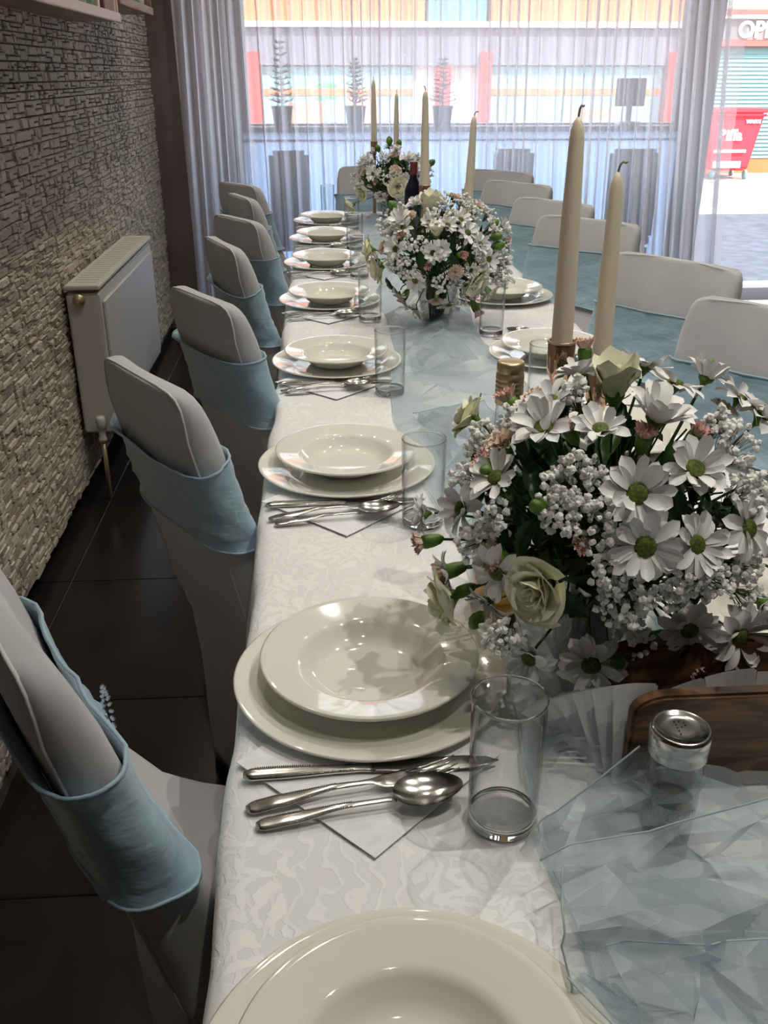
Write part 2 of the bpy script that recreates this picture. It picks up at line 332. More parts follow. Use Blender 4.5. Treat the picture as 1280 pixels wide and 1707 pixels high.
# front wall: brown pier, window, pier, open doorway
WL, WR, SIL, HEAD = -.47, 2.33, 1.06, 2.35
wallbox('wall_front', (-.80, 6.0, CZ/2), (.40, .84, CZ), 'brown_wall')
wf = tag(MB().box(((WL+WR)/2, FY+.05, (CZ+HEAD)/2), (WR-WL+.3, .16, CZ-HEAD)).box((WL-.09, FY+.05, CZ/2), (.18, .16, CZ)).box((WR+.10, FY+.05, CZ/2), (.20, .16, CZ))
     .box((RX-.35, FY+.05, (CZ+2.45)/2), (2.3, .16, CZ-2.45)).box((RX-.05, FY+.05, CZ/2), (.16, .16, CZ)).build('wall_street', MAT['brown_wall'], smooth=False), kind='structure')
w1 = tag(MB().box(((WL+WR)/2, FY, SIL), (WR-WL, .09, .05)).box(((WL+WR)/2, FY, HEAD), (WR-WL, .08, .06)).box((WL+.02, FY, (SIL+HEAD)/2), (.05, .08, HEAD-SIL)).box((WR-.02, FY, (SIL+HEAD)/2), (.05, .08, HEAD-SIL)).build('window_1', MAT['frame'], smooth=False), kind='structure')
MB().box(((WL+WR)/2, FY, (SIL+HEAD)/2), (WR-WL, .006, HEAD-SIL)).build('pane', MAT['pane'], w1, False)
w2 = tag(MB().box(((WL+WR)/2, FY, .05), (WR-WL, .08, .10)).box(((WL+WR)/2, FY-.003, .985), (WR-WL, .03, .010)).build('window_2', MAT['frame'], smooth=False), kind='structure')
MB().box(((WL+WR)/2, FY, (SIL+.1)/2), (WR-WL, .008, SIL-.12)).build('frosted_pane', MAT['frost'], w2, False)
tag(MB().box(((WL+WR)/2, FY-.12, SIL+.005), (WR-WL, .20, .02)).build('trim_2', MAT['frame'], smooth=False), kind='structure')
# ------------------------------------------------------------------ outside: street
GZ = -.5
def so(name, c, d, mat, parent=None): return MB().box(c, d).build(name, MAT[mat], parent, False)
tag(so('pavement_near', (6, 7.8, GZ-.1), (40, 2.2, .2), 'paving'), kind='structure')
tag(so('kerb_near', (6, 8.98, GZ-.09), (40, .16, .22), 'kerb'), kind='structure')
tag(so('road', (6, 11.7, GZ-.15), (40, 5.4, .2), 'asphalt'), kind='structure')
tag(so('kerb_far', (6, 14.45, GZ-.09), (40, .18, .22), 'kerb'), kind='structure')
tag(so('pavement_far', (6, 18.5, GZ-.1), (40, 8, .2), 'paving'), kind='structure')
tag(so('step_wall', ((RX)/2-.2, 6.63, GZ/2-.02), (RX+1.6, .14, .5), 'plaster'), kind='structure')
SY = 20.3
sb = thing('shop_building', (0, SY, GZ), 0, 'orange and grey shop front across the street seen through the voile curtain', 'building')
def sp(name, x0, x1, z0, z1, mat, y=0, dp=.1, par=None):
    o = MB().box(((x0+x1)/2, y-dp/2, (z0+z1)/2-GZ), (x1-x0, dp, z1-z0)).build(name, MAT[mat], par or sb, False); return o
sp('wall', -9, 7.75, -.5, 4.6, 'white', .35, .3)
sp('upper_wall', -9, 2.1, 2.26, 4.6, 'orange', 0, .16); sp('upper_wall', 3.35, 7.5, 2.26, 4.6, 'orange', 0, .16)
sp('upper_window', 2.15, 3.3, 2.2, 4.2, 'teal', 0, .1)
sp('ledge', -9, 7.6, 2.17, 2.27, 'white', -.05, .3)
sp('fascia_board', -9, 7.5, 1.52, 2.16, 'mauve', -.02, .2)
for a, b in ((-1.36, -1.08), (2.35, 2.62), (3.2, 3.42), (6.95, 7.4)): sp('pillar', a, b, -.5, 1.75 if a != 2.35 else 1.5, 'red', -.05, .25)
for a, b in ((-1.05, 1.9), (3.45, 4.9), (4.95, 6.9), (-5, -1.4)):
    sp('display_window', a, b, .45, 1.5, 'windowteal', .02, .08); sp('band', a, b, .98, 1.10, 'orange', -.02, .06)
sp('notice', -.6, .1, .46, .86, 'peach', -.04, .03); sp('notice', .15, .55, .5, .9, 'skyblue', -.04, .03); sp('notice', .6, 1.2, .48, .95, 'peach', -.04, .03); sp('notice', .0, .4, .9, 1.2, 'green', -.04, .03)
sp('notice', 5.0, 6.0, .46, .75, 'peach', -.04, .03); sp('notice', 1.25, 1.8, .5, .8, 'purple', -.04, .03)
sp('stall_riser', -9, 7.5, -.5, .45, 'peach', 0, .15)
sh = thing('shuttered_shop', (0, SY, GZ), 0, 'red framed shop with teal roller shutter and open sign beyond the doorway', 'building')
sp('wall', 7.75, 14, -.5, 2.55, 'white', .35, .3, sh); sp('cornice', 7.75, 14, 2.41, 2.5, 'red', 0, .3, sh); sp('cornice', 7.75, 14, 2.34, 2.41, 'white', -.02, .25, sh)
sg = sp('sign_board', 7.75, 14, 1.97, 2.34, 'signgrey', 0, .15, sh)
sp('shutter_box', 7.75, 14, 1.86, 1.96, 'red', -.02, .25, sh); sp('stall_riser', 7.9, 14, -.5, -.24, 'brick', 0, .2, sh)
mb = MB()
z = -.24
while z < 1.85:
    mb.add([(7.9, SY-.06, z), (14, SY-.06, z), (14, SY-.10, z+.02), (7.9, SY-.10, z+.02), (14, SY-.06, z+.075), (7.9, SY-.06, z+.075)], [(0, 1, 2, 3), (3, 2, 4, 5)]); z += .075
o = mb.build('roller_shutter', MAT['teal'], None, False); o.parent = sh; o.location = (0, -SY, -GZ); tag(o, kind='stuff')
def text(body, size, mat, parent, loc, rot=(PI/2, 0, 0), name='lettering', ext=.01, bold=.012, align='LEFT'):
    cu = bpy.data.curves.new(name, 'FONT'); cu.body = body; cu.size = size; cu.extrude = ext; cu.offset = bold; cu.align_x = align
    o = bpy.data.objects.new(name, cu); COL.objects.link(o); bpy.context.view_layer.update()
    me = bpy.data.meshes.new_from_object(o.evaluated_get(bpy.context.evaluated_depsgraph_get())); bpy.data.objects.remove(o)
    me.materials.clear(); me.materials.append(mat); o = bpy.data.objects.new(name, me); COL.objects.link(o); o.parent = parent; o.location = loc; o.rotation_euler = rot; return o
text('OPEN', .40, MAT['white'], sg, (8.28, -.17, 2.02-GZ), bold=.014)
# bin
bn = thing('wheelie_bin', (7.97, 19.2, GZ), 0, 'red four-wheeled waste bin with white lettering standing on the far pavement', 'bin')
mb = MB(); rs = []
for z, wv, dv in ((.16, .31, .36), (.2, .34, .40), (1.2, .49, .50)): rs.append([(-wv, -dv, z), (wv, -dv, z), (wv, dv, z), (-wv, dv, z)])
mb.rings(rs); bevel(mb.build('body', MAT['binred'], bn, False), .03)
bevel(MB().box((0, 0, 1.235), (1.06, 1.1, .07)).box((0, -.53, 1.16), (1.04, .06, .05)).build('lid', MAT['binred'], bn, False), .02)
for sx in (-.33, .33):
    for sy in (-.33, .33):
        wv = MB().lathe([(0, -.025), (.06, -.025), (.085, -.02), (.085, .02), (.06, .025), (0, .025)], 16).build('wheel', MAT['teal'], bn); wv.rotation_euler = (0, PI/2, 0); wv.location = (sx, sy, .085)
for z, x0, x1 in ((.52, -.40, .22), (.28, -.38, .15)): MB().box(((x0+x1)/2, -.46+.0, z), (x1-x0, .05, .05 if z > .4 else .12)).build('white_strip', MAT['white'], bn, False)
text('Biffa', .27, MAT['white'], bn, (-.36, -.475, .72), bold=.010); text('WASTE', .085, MAT['white'], bn, (.13, -.505, 1.02), bold=.004)
# ------------------------------------------------------------------ curtain
rnd = random.Random(11)
def curtain(name, x0, x1, y, z0, z1, cols, rows, label, seed=0):
    def fy(s, v, x):
        dens = 1+1.6*max(0, 1-abs(s)/.07)+1.5*max(0, 1-abs(1-s)/.07)
        ph = s*2*PI*46 + 3.2*noise.noise((s*9, .3*v+seed, 1.7))*3
        a = .026*dens*(.65+.5*noise.noise((s*23, v*.7, 4.2)))
        return y + a*math.sin(ph) + .012*math.sin(ph*2.37+2*v) + .02*noise.noise((s*6, v*1.5, 9)), ph
    def f(u, v):
        s = u; z = z0+(z1-z0)*v; x = x0+(x1-x0)*s
        yy, ph = fy(s, v, x)
        x += .013*math.cos(ph*1.0+.6)*(1+1.0*max(0, 1-abs(1-s)/.1))          # folds lean over, so layers overlap
        x += (s**3)*.16*(1-v)**1.2 - .0*(1-s)
        return (x, yy, z)
    o = MB().grid(f, cols, rows).build(name, MAT['curtain'])
    return tag(o, label, 'curtain')
cu = curtain('sheer_curtain', -.72, 2.20, 5.45, .02, 2.62, 1500, 26, 'long white sheer voile curtain gathered in folds across the street window')
rl = thing('curtain_rail', (.75, 5.45, 2.66), 0, 'curtain rail under the ceiling above the voile curtain', 'rail')
MB().tube([(-1.6, 0, 0), (1.6, 0, 0)], .014, 12).build('rod', MAT['steel'], rl)
for x in (-1.5, 0, 1.5): MB().box((x, 0, .05), (.03, .03, .09)).build('bracket', MAT['steel'], rl, False)
# things behind the curtain
for i, (x, y, wd, rz) in enumerate(((-.19, 5.95, .23, .1), (1.14, 6.0, .24, .05), (1.86, 5.95, .30, 0))):
    t = thing('upholstered_chair', (x, y, 0), rz, ['dark chair behind the curtain, leftmost by the brown pier', 'dark chair behind the curtain under the middle of the window', 'dark chair behind the curtain at the right end of the window'][i], 'chair', 'spare chairs behind the curtain')
    bevel(MB().box((0, -.18, .71), (wd, .06, .52)).build('backrest', MAT['dark_fabric'], t, False), .025)
    bevel(MB().box((0, .0, .44), (wd, .34, .08)).build('seat', MAT['dark_fabric'], t, False), .02)
    for sx in (-1, 1):
        for sy in (-1, 1): MB().box((sx*(wd/2-.03), sy*.15-.0, .20), (.035, .035, .40)).build('leg', MAT['black'], t, False)
rnd = random.Random(3)
for i, (x, h) in enumerate(((-.215, .36), (.235, .26), (.775, .26))):
    t = thing('potted_spruce', (x, 6.27, SIL+.015), i*1.3, ['small bare spruce in a pot at the left end of the window sill', 'small potted spruce on the sill behind the far candles', 'small potted spruce on the sill right of the centre'][i], 'plant', 'potted spruces on the window sill')
    MB().lathe([(0, 0), (.05, 0), (.062, .10), (.066, .10), (.066, .115), (.055, .115), (.055, .10), (0, .095)], 20).build('pot', MAT['pot'], t)
    MB().tube([(0, 0, .09), (0, 0, .1+h)], [.007, .002], 6).build('trunk', MAT['stem'], t)
    mb = MB()
    for k in range(11):
        z = .13+h*k/11; r = .085*(1-k/12.5)
        for j in range(6):
            a = rnd.uniform(0, 6.3); e = Vector((math.cos(a)*r, math.sin(a)*r, z+r*.25)); mb.tube([(0, 0, z), tuple(e)], [.003, .0015], 4)
            for q in range(5):
                p = Vector((0, 0, z)).lerp(e, .3+.17*q); mb.tube([p, p+Vector((rnd.uniform(-.02, .02), rnd.uniform(-.02, .02), rnd.uniform(-.004, .018)))], [.0035, .001], 3)
    tag(mb.build('branches', MAT['spruce'], t), kind='stuff')
t = thing('display_board', (1.95, 6.27, SIL+.015), .1, 'small grey square board on a stand at the right of the window sill', 'board')
bevel(MB().box((0, 0, .19), (.19, .02, .16)).build('panel', MAT['pot'], t, False), .004)
MB().box((0, .0, .06), (.03, .02, .12)).build('stand', MAT['pot'], t, False); bevel(MB().box((0, 0, .012), (.14, .1, .022)).build('base', MAT['white'], t, False), .004)
# chandelier hanging in the window bay, only its lowest drops reach into view
t = thing('chandelier', (.85, 6.08, 2.02), 0, 'dark curved-arm chandelier hanging in the window behind the curtain top', 'chandelier')
MB().tube([(0, 0, .12), (0, 0, .73)], .006, 8).build('rod', MAT['pot'], t)
MB().lathe([(0, -.22), (.02, -.20), (.045, -.12), (.02, -.05), (.03, 0), (.015, .12), (0, .12)], 16).build('column', MAT['pot'], t)
for k in range(6):
    a = k*PI/3+.2; pts = []
    for q in range(11):
        s = q/10; r = .03+.42*s; z = -.08-.17*math.sin(s*PI*.9)+.06*s; pts.append((r*math.cos(a), r*math.sin(a), z))
    MB().tube(pts, .009, 6).build('arm', MAT['pot'], t)
    MB().lathe([(0, -.02), (.035, -.01), (.04, .01), (.012, .012), (.012, .09), (0, .09)], 12, pts[-1]).build('cup', MAT['pot'], t)
    c = pts[-1]; MB().lathe([(0, -.07), (.016, -.05), (.009, -.02), (0, -.015)], 8, (c[0], c[1], c[2]-.01)).build('crystal_drop', MAT['pot'], t)
# ------------------------------------------------------------------ ceiling downlights (real fixtures, above the frame)
lm = emis('lamp_lens', (1, .9, .75), 25)
def downlight(x, y, wt, i, col=(1, .94, .83), spot=1.75):
    t = thing('downlight', (x, y, CZ), 0, 'round recessed downlight in the ceiling above the frame', 'ceiling light', 'recessed ceiling downlights')
    MB().lathe([(.017, -.001), (.020, -.008), (.040, -.008), (.044, -.004), (.045, 0)], 24).build('ring', MAT['steel'], t)
    MB().lathe([(0, -.001), (.017, -.001)], 24).build('lens', lm, t)
    ld = bpy.data.lights.new('bulb', 'SPOT'); ld.energy = wt; ld.color = col; ld.shadow_soft_size = .012; ld.spot_size = spot; ld.spot_blend = .6
    o = bpy.data.objects.new('bulb', ld); COL.objects.link(o); o.parent = t; o.location = (0, 0, -.02)
i = 0
for x, ys, k in ((.28, (.2, 1.3, 2.4, 3.5, 4.6), 1.0), (.92, (.6, 1.6, 2.6, 3.6, 4.7), 1.9), (2.3, (.4, 1.8, 3.2, 4.6), .5)):
    for y in ys: i += 1; downlight(x, y, LAMP_W*k*(1.25 if y < 2 else (.95 if y < 3 else .62)), i)
for y in (2.3, 3.4, 4.5): i += 1; downlight(-.36, y, LAMP_W*1.15, i, (1, .89, .74), 2.3)
# ------------------------------------------------------------------ radiator
t = thing('radiator', (0, 0, 0), 0, 'white double panel radiator on the stone wall beside the chairs', 'radiator')
xa, xb, ya, yb, za, zb = -.835, -.728, 3.12, 4.16, .235, .745
bevel(MB().box(((xa+xb)/2, (ya+yb)/2, (za+zb)/2-.01), (xb-xa, yb-ya, zb-za-.03)).build('body', MAT['white_paint'], t, False), .006)
bevel(MB().box((xb+.004, (ya+yb)/2, (za+zb)/2-.01), (.010, yb-ya-.07, zb-za-.09)).build('front_panel', MAT['white_paint'], t, False), .004)
bevel(MB().box(((xa+xb)/2, (ya+yb)/2, zb-.006), (xb-xa+.008, yb-ya+.008, .014)).build('top_grille', MAT['white_paint'], t, False), .003)
mb = MB()
for k in range(24): mb.box(((xa+xb)/2, ya+.06+k*(yb-ya-.12)/23, zb+.0015), (xb-xa-.03, .006, .002))
tag(mb.build('grille_bars', MAT['white_paint'], t, False), kind='stuff')
pl = MB().lathe([(0, .016), (.010, .016), (.012, .010), (.019, .010), (.021, 0)], 20).build('vent_plug', MAT['gold'], t); pl.rotation_euler = (PI/2, 0, 0); pl.location = ((xa+xb)/2-.012, ya-.001, zb-.045)
v = MB().lathe([(0, .075), (.012, .075), (.016, .068), (.016, .035), (.011, .03), (.011, .0), (.014, -.005), (.014, -.015), (0, -.015)], 16).build('valve', MAT['white_paint'], t); v.location = ((xa+xb)/2+.012, ya-.03, za+.0)
MB().tube([((xa+xb)/2+.012, ya-.03, za-.01), ((xa+xb)/2+.012, ya-.03, 0.01)], .008, 10).build('pipe', MAT['gold'], t)
MB().tube([((xa+xb)/2+.012, ya-.03, za+.03), ((xa+xb)/2+.012, ya+.01, za+.03)], .012, 10).build('valve_tail', MAT['steel_dark'], t)
# ------------------------------------------------------------------ wall shelves with jars
rnd = random.Random(8)
for n, (y0, y1, z, xo) in enumerate(((2.30, 3.76, 1.535, -.685), (3.86, 4.62, 1.60, -.70))):
    t = thing('wall_shelf', (0, 0, 0), 0, ['wooden wall shelf with pale front lip at the top left corner', 'second brown wall shelf further along the stone wall'][n], 'shelf', 'shelves on the stone wall')
    bevel(MB().box(((xo-.855)/2-.0, (y0+y1)/2, z+.012), (-.855-xo if 0 else xo+.855, y1-y0, .024)).build('board', MAT['shelf_wood'], t, False), .002)
    bevel(MB().box((xo, (y0+y1)/2, z+.012), (.014, y1-y0, .029)).build('lip', MAT['shelf_white' if n == 0 else 'shelf_wood'], t, False), .002)
    MB().box((xo-.08, y1-.006, z+.12), (.16, .012, .22)).build('end_panel', MAT['shelf_white' if n == 0 else 'shelf_wood'], t, False)
    if n == 0: MB().box((xo-.0, y1-.08, z+.125), (.010, .010, .2)).build('post', MAT['shelf_white'], t, False)
    k = 0
    for y, c in (((3.30, 'skyblue'), (3.40, 'green'), (3.50, 'gold'), (3.60, 'bottle_red')) if n == 0 else ((4.38, 'green'), (4.50, 'white'))):
        j = thing('jar', (xo-.048, y, z+.0245), 0, ['pale blue jar on the nearer shelf', 'dark green jar on the nearer shelf', 'yellow-brown jar on the nearer shelf', 'dark red jar at the far end of the nearer shelf', 'green jar on the second wall shelf', 'white jar on the second wall shelf'][k+n*4], 'jar', 'jars on the wall shelves'); k += 1
        MB().lathe([(0, 0), (.034, 0), (.038, .006), (.038, .09), (.03, .105), (.03, .115), (0, .115)], 24).build('body', MAT[c], j)
        MB().lathe([(0, .135), (.032, .135), (.034, .13), (.034, .113), (0, .113)], 24).build('lid', MAT['white'], j)
# ------------------------------------------------------------------ table and linen
TX0, TX1, TY0, TY1, TZ = -.105, .695, -.35, 4.82, .75
t = thing('banquet_table', ((TX0+TX1)/2, (TY0+TY1)/2, 0), 0, 'long banquet table under the white damask cloth', 'table')
bevel(MB().box((0, 0, TZ-.03), (TX1-TX0-.02, TY1-TY0-.02, .035)).build('tabletop', MAT['wood'], t, False), .004)
for x in (-.1, .1):
    for y in (-2.4, -.8, .8, 2.4): MB().box((x, y, .356), (.05, .05, .712)).build('leg', MAT['wood'], t, False)
def cloth():
    nx, ny = 60, 420; hang = .21; vs = []
    mb = MB()
    def f(u, v):
        W = TX1-TX0; tot = W+2*hang; s = u*tot-hang; y = TY0-.0+(TY1-TY0)*v
        wav = noise.noise((y*5, 3.3, 0))*.010+noise.noise((y*14, 1.3, 0))*.003
        z = TZ+.0005; R = .018
        if s < R: 
            d = R-s; side = -1
        elif s > W-R: d = s-(W-R); side = 1
        else: d = 0; side = 0
        if side == 0: x = TX0+s
        else:
            if d < R*PI/2: a = d/R; xx = R*math.sin(a); z -= R*(1-math.cos(a))
            else: xx = R+.006*0; z -= R+(d-R*PI/2)
            dd = max(0, d)
            fl = .012*math.sin(y*17+2*math.sin(y*3.1))*min(1, dd/.2)+ .10*max(0, dd-.02)+wav*min(1, dd/.015)
            x = (TX0+R-xx-fl) if side < 0 else (TX1-R+xx+fl)
        x += 0
        if side == 0: z += .0009*noise.noise((x*9, y*9, 0))
        return (x, y, z)
    return mb.grid(f, nx+36, ny)
cl = cloth().build('tablecloth', MAT['damask']); tag(cl, 'white damask tablecloth with woven floral pattern on the long table', 'tablecloth')
# end drop at the far side
e = MB().grid(lambda u, v: (TX0+(TX1-TX0)*u, TY1+.004+.012*math.sin(u*22)*v, TZ-.21*v), 40, 6).build('end_drop', MAT['damask'], cl)
CT = TZ+.0012          # top of the cloth
# ------------------------------------------------------------------ tableware
def charger(loc, label):
    t = MB().lathe([(0, .0045), (.096, .0045), (.104, .006), (.112, .010), (.146, .0165), (.1495, .0175), (.1515, .0165), (.151, .0145), (.146, .0125), (.112, .0055), (.098, .0005), (.094, 0), (.09, .001), (0, .001)], 96).build('charger_plate', MAT['china'])
    t.location = loc; return tag(t, label, 'plate', 'charger plates along the table')
def soup(loc, label):
    t = MB().lathe([(0, .0065), (.050, .0065), (.058, .0085), (.068, .015), (.075, .0245), (.079, .0285), (.084, .0300), (.114, .0350), (.1185, .0362), (.1205, .0352), (.1200, .0325), (.114, .0310), (.084, .0255), (.0785, .0215), (.070, .0105), (.061, .0035), (.056, 0), (.052, .0015), (0, .002)], 96).build('soup_plate', MAT['china'])
    t.location = loc; return tag(t, label, 'soup plate', 'soup plates on the charger plates')
def tumbler(loc, label):
    t = MB().lathe([(0, .0006), (.0275, .0), (.0305, .002), (.0312, .006), (.0328, .135), (.0326, .1375), (.0318, .1378), (.0311, .1365), (.0296, .022)], 64).build('glass_tumbler', MAT['thin'])
    MB().lathe([(.0322, .1362), (.0330, .1364), (.0332, .1378), (.0326, .1390), (.0316, .1388), (.0312, .1374), (.0322, .1362)], 64).build('rim', MAT['glass'], t)
    MB().lathe([(0, .0008), (.027, .0008), (.0300, .0025), (.0305, .006), (.0304, .014), (.029, .0155), (.024, .0125), (.008, .0108), (0, .0106)], 48).build('glass_base', MAT['glass'], t)
    t.location = loc; return tag(t, label, 'glass', 'clear tumblers at the place settings')
def spline(keys, x):
    for (x0, *a), (x1, *b) in zip(keys, keys[1:]):
        if x <= x1:
            s = (x-x0)/(x1-x0); s = s*s*(3-2*s); return [p+(q-p)*s for p, q in zip(a, b)]
    return list(keys[-1][1:])
def strip(mb, keys, n=30, mi=0):   # keys: x, halfwidth, z-centre, halfthickness
    x0, x1 = keys[0][0], keys[-1][0]; rs = []
    for i in range(n+1):
        x = x0+(x1-x0)*i/n; hw, zc, ht = spline(keys, x)
        rs.append([(x, hw*math.copysign(abs(math.cos(a))**.8, math.cos(a)), zc+ht*math.copysign(abs(math.sin(a))**.8, math.sin(a))) for a in [2*PI*j/12+.26 for j in range(12)]])
    mb.rings(rs); return mb
def beads(mb, keys, x0, x1, n):
    for i in range(n):
        x = x0+(x1-x0)*i/(n-1); hw, zc, ht = spline(keys, x)
        for s in (-1, 1):
            c = (x, s*hw*.80, zc+ht*.95); r = .00075
            mb.rings([[(c[0]+r*k*math.cos(a), c[1]+r*k*math.sin(a), c[2]+z) for a in (0, 1.57, 3.14, 4.71)] for k, z in ((1, -.0006), (.8, .0004), (.2, .0007))])
def make_knife():
    mb = MB(); K = [(-.125, .004, .0030, .0015), (-.118, .0085, .003, .0028), (-.09, .0085, .003, .003), (-.03, .0055, .003, .0028), (-.012, .0048, .003, .0028), (.0, .006, .003, .0020)]
    strip(mb, K, 30); beads(mb, K, -.113, -.02, 46)
    t = mb.build('knife', MAT['steel'])
    b = MB(); strip(b, [(-.002, .0062, .003, .0014), (.03, .0092, .003, .0010), (.09, .0098, .003, .0009), (.112, .007, .003, .0008), (.124, .001, .003, .0005)], 24); b.build('blade', MAT['steel_dark'], t); return t
def make_fork():
    K = [(-.105, .004, .0040, .0010), (-.098, .0088, .0042, .0014), (-.075, .0085, .006, .0015), (-.02, .0038, .0095, .0016), (.012, .0034, .0075, .0016), (.028, .0095, .0045, .0013), (.045, .0125, .003, .0010), (.052, .0125, .003, .0009)]
    mb = MB(); strip(mb, K, 34); beads(mb, K, -.094, -.02, 38)
    t = mb.build('fork', MAT['steel'])
    for k in range(4):
        y = -.0095+k*.00633; b = MB(); pts = [(.050, y, .003), (.065, y, .0035), (.085, y*.98, .0075), (.098, y*.96, .0115)]; b.tube(pts, [.0018, .0016, .0013, .0007], 6); b.build('tine', MAT['steel'], t)
    return t
def make_spoon():
    K = [(-.100, .0040, .0030, .0010), (-.093, .0080, .0032, .0014), (-.07, .0078, .0045, .0015), (-.015, .0036, .0085, .0016), (.018, .0032, .0075, .0016), (.030, .0036, .0065, .0014)]
    mb = MB(); strip(mb, K, 30); beads(mb, K, -.089, -.012, 40); t = mb.build('spoon', MAT['steel'])
    L, W, D = .066, .0215, .010
    def sh(off):
        def f(u, v):
            r = v; a = u*2*PI; x = math.cos(a)*r; y = math.sin(a)*r; k = 1-.16*x
            return (.027+L/2+x*L/2, y*W*k*(1-off*12), .0135-D*(1-r*r)**.85*(1 if off == 0 else .9)+ .0015*x*0 + off)
        return f
    b = MB(); b.grid(sh(0), 36, 10); b.grid(sh(.0009), 36, 10); b.build('bowl', MAT['steel'], t); return t
def napkin(loc, rz, label):
    mb = MB(); S = .093
    for k in range(3):
        s = S-.0025*(2-k)*.6; mb.box((-.001*k, -.001*k, .0006+k*.0011), (2*s, 2*s, .0008))
    t = mb.build('paper_napkin', MAT['paper'], smooth=False); t.location = loc; t.rotation_euler = (0, 0, rz+PI/4); return tag(t, label, 'napkin', 'folded napkins under the cutlery')
kn0, fk0, sp0 = make_knife(), make_fork(), make_spoon()
used = set()
def cut(proto, loc, rot, label, grp, cat):
    if proto.name in used: r = dup(proto, loc, 0, label, grp)
    else: r = proto; r.location = loc; used.add(proto.name); r['label'] = label; r['group'] = grp
    r.rotation_euler = rot; r['category'] = cat; return r
rnd = random.Random(21)
def place(x, y, rot, where, glass=True, cutl=True):
    def w(dx, dy): return (x+dx*math.cos(rot)-dy*math.sin(rot), y+dx*math.sin(rot)+dy*math.cos(rot))
    charger((x, y, CT), 'wide cream charger plate, '+where)
    soup((x-.001, y+.002, CT+.0052), 'cream soup plate, '+where)
    if glass: tumbler((*w(.108, -.222), CT), 'clear glass tumbler, '+where)
    if cutl:
        jn = rnd.uniform(-.02, .02)
        napkin((*w(-.008, -.127), CT), rot+jn, 'white folded napkin under cutlery, '+where)
        for p, dx, dy, z, ry, rz, nm in ((kn0, -.006, -.150, CT+.0042, -.004, .015, 'knife'), (fk0, -.022, -.178, CT+.0050, -.05, .17, 'fork'), (sp0, -.016, -.205, CT+.0046, -.035, .125, 'spoon')):
            a, b = w(dx, dy+rnd.uniform(-.002, .002)); cut(p, (a, b, z), (0, ry, rot+rz+rnd.uniform(-.015, .015)), 'steel %s, %s' % (nm, where), nm+' at each place setting', nm)
YL = (.388, .868, 1.494, 2.133, 2.790, 3.390, 3.930, 4.440)
for i, y in enumerate(YL):
    place((.045, .042, .034, .030, .022, .018, .022, .028)[i], y, 0, ('in front, cut by the bottom edge of the picture' if i == 0 else ordinal(i)+' setting from the camera on the left side'), i > 0, i > 0)
for i, y in enumerate((.93, 1.56, 2.17, 2.82, 3.45, 4.08)):
    place(.545, y, PI, ordinal(i)+' setting from the camera on the right side', i > 0)
tumbler((.037, 4.70, CT), 'clear glass tumbler at the far end of the table by the head chair')
# ------------------------------------------------------------------ candles and holders
def candle(x, y, top, tilt, curl, label, holder_label):
    h = .285; base = top-h
    t = thing('taper_candle', (x, y, base), 0, label, 'candle', 'ivory taper candles'); t.rotation_euler = (tilt[0], tilt[1], 0)
    MB().lathe([(0, 0), (.0125, 0), (.0130, .012), (.0130, .05), (.0118, .16), (.0086, .262), (.0076, .272), (.0050, .281), (.0015, .286), (0, .286)], 32).build('wax_body', MAT['wax'], t)
    MB().tube([(0, 0, .283), (.0005, 0, .289), (.002*curl, 0, .294), (.005*curl, 0, .2975), (.0095*curl, 0, .2965), (.012*curl, 0, .298)], [.0014]*5+[.001], 6).build('wick', MAT['wick'], t)
    H = thing('candle_holder', (x, y, CT), 0, holder_label, 'candle holder', 'amber glass candle holders'); hh = base+.0-CT
    MB().lathe([(0, 0), (.036, 0), (.038, .004), (.034, .009), (.010, .016), (.0075, .03), (.0075, hh-.035), (.012, hh-.02), (.0168, hh-.008), (.0172, hh+.028), (.0160, hh+.029), (.0152, hh+.026), (.0150, hh+.0), (.011, hh-.002), (0, hh-.002)], 40).build('stem', MAT['holder'], H)
    MB().lathe([(.0171, hh+.0265), (.0180, hh+.0268), (.0180, hh+.0292), (.0160, hh+.0294), (.0158, hh+.0265)], 32).build('rim', MAT['gold'], H)
candle(.2965, 1.13, 1.325, (0, -.008), .5, 'tall ivory taper candle behind the nearest bouquet', 'tall amber glass holder of the nearest tall candle')
candle(.375, 1.215, 1.258, (0, -.01), 1, 'shorter ivory taper candle right of the nearest tall one', 'amber glass holder half hidden by the nearest yellow rose')
candle(.315, 2.94, 1.325, (0, -.01), -.5, 'tall ivory taper candle behind the middle bouquet', 'amber glass holder of the tall candle behind the middle bouquet')
candle(.428, 2.82, 1.262, (0, .035), 1, 'slightly leaning ivory taper candle right of the middle bouquet', 'amber glass holder of the leaning candle')
candle(.258, 4.62, 1.345, (0, -.01), .2, 'thin tall ivory candle at left above the farthest bouquet', 'amber glass holder behind the left of the farthest bouquet')
candle(.358, 4.60, 1.290, (0, 0), .1, 'thin short ivory candle at right above the farthest bouquet', 'amber glass holder behind the right of the farthest bouquet')
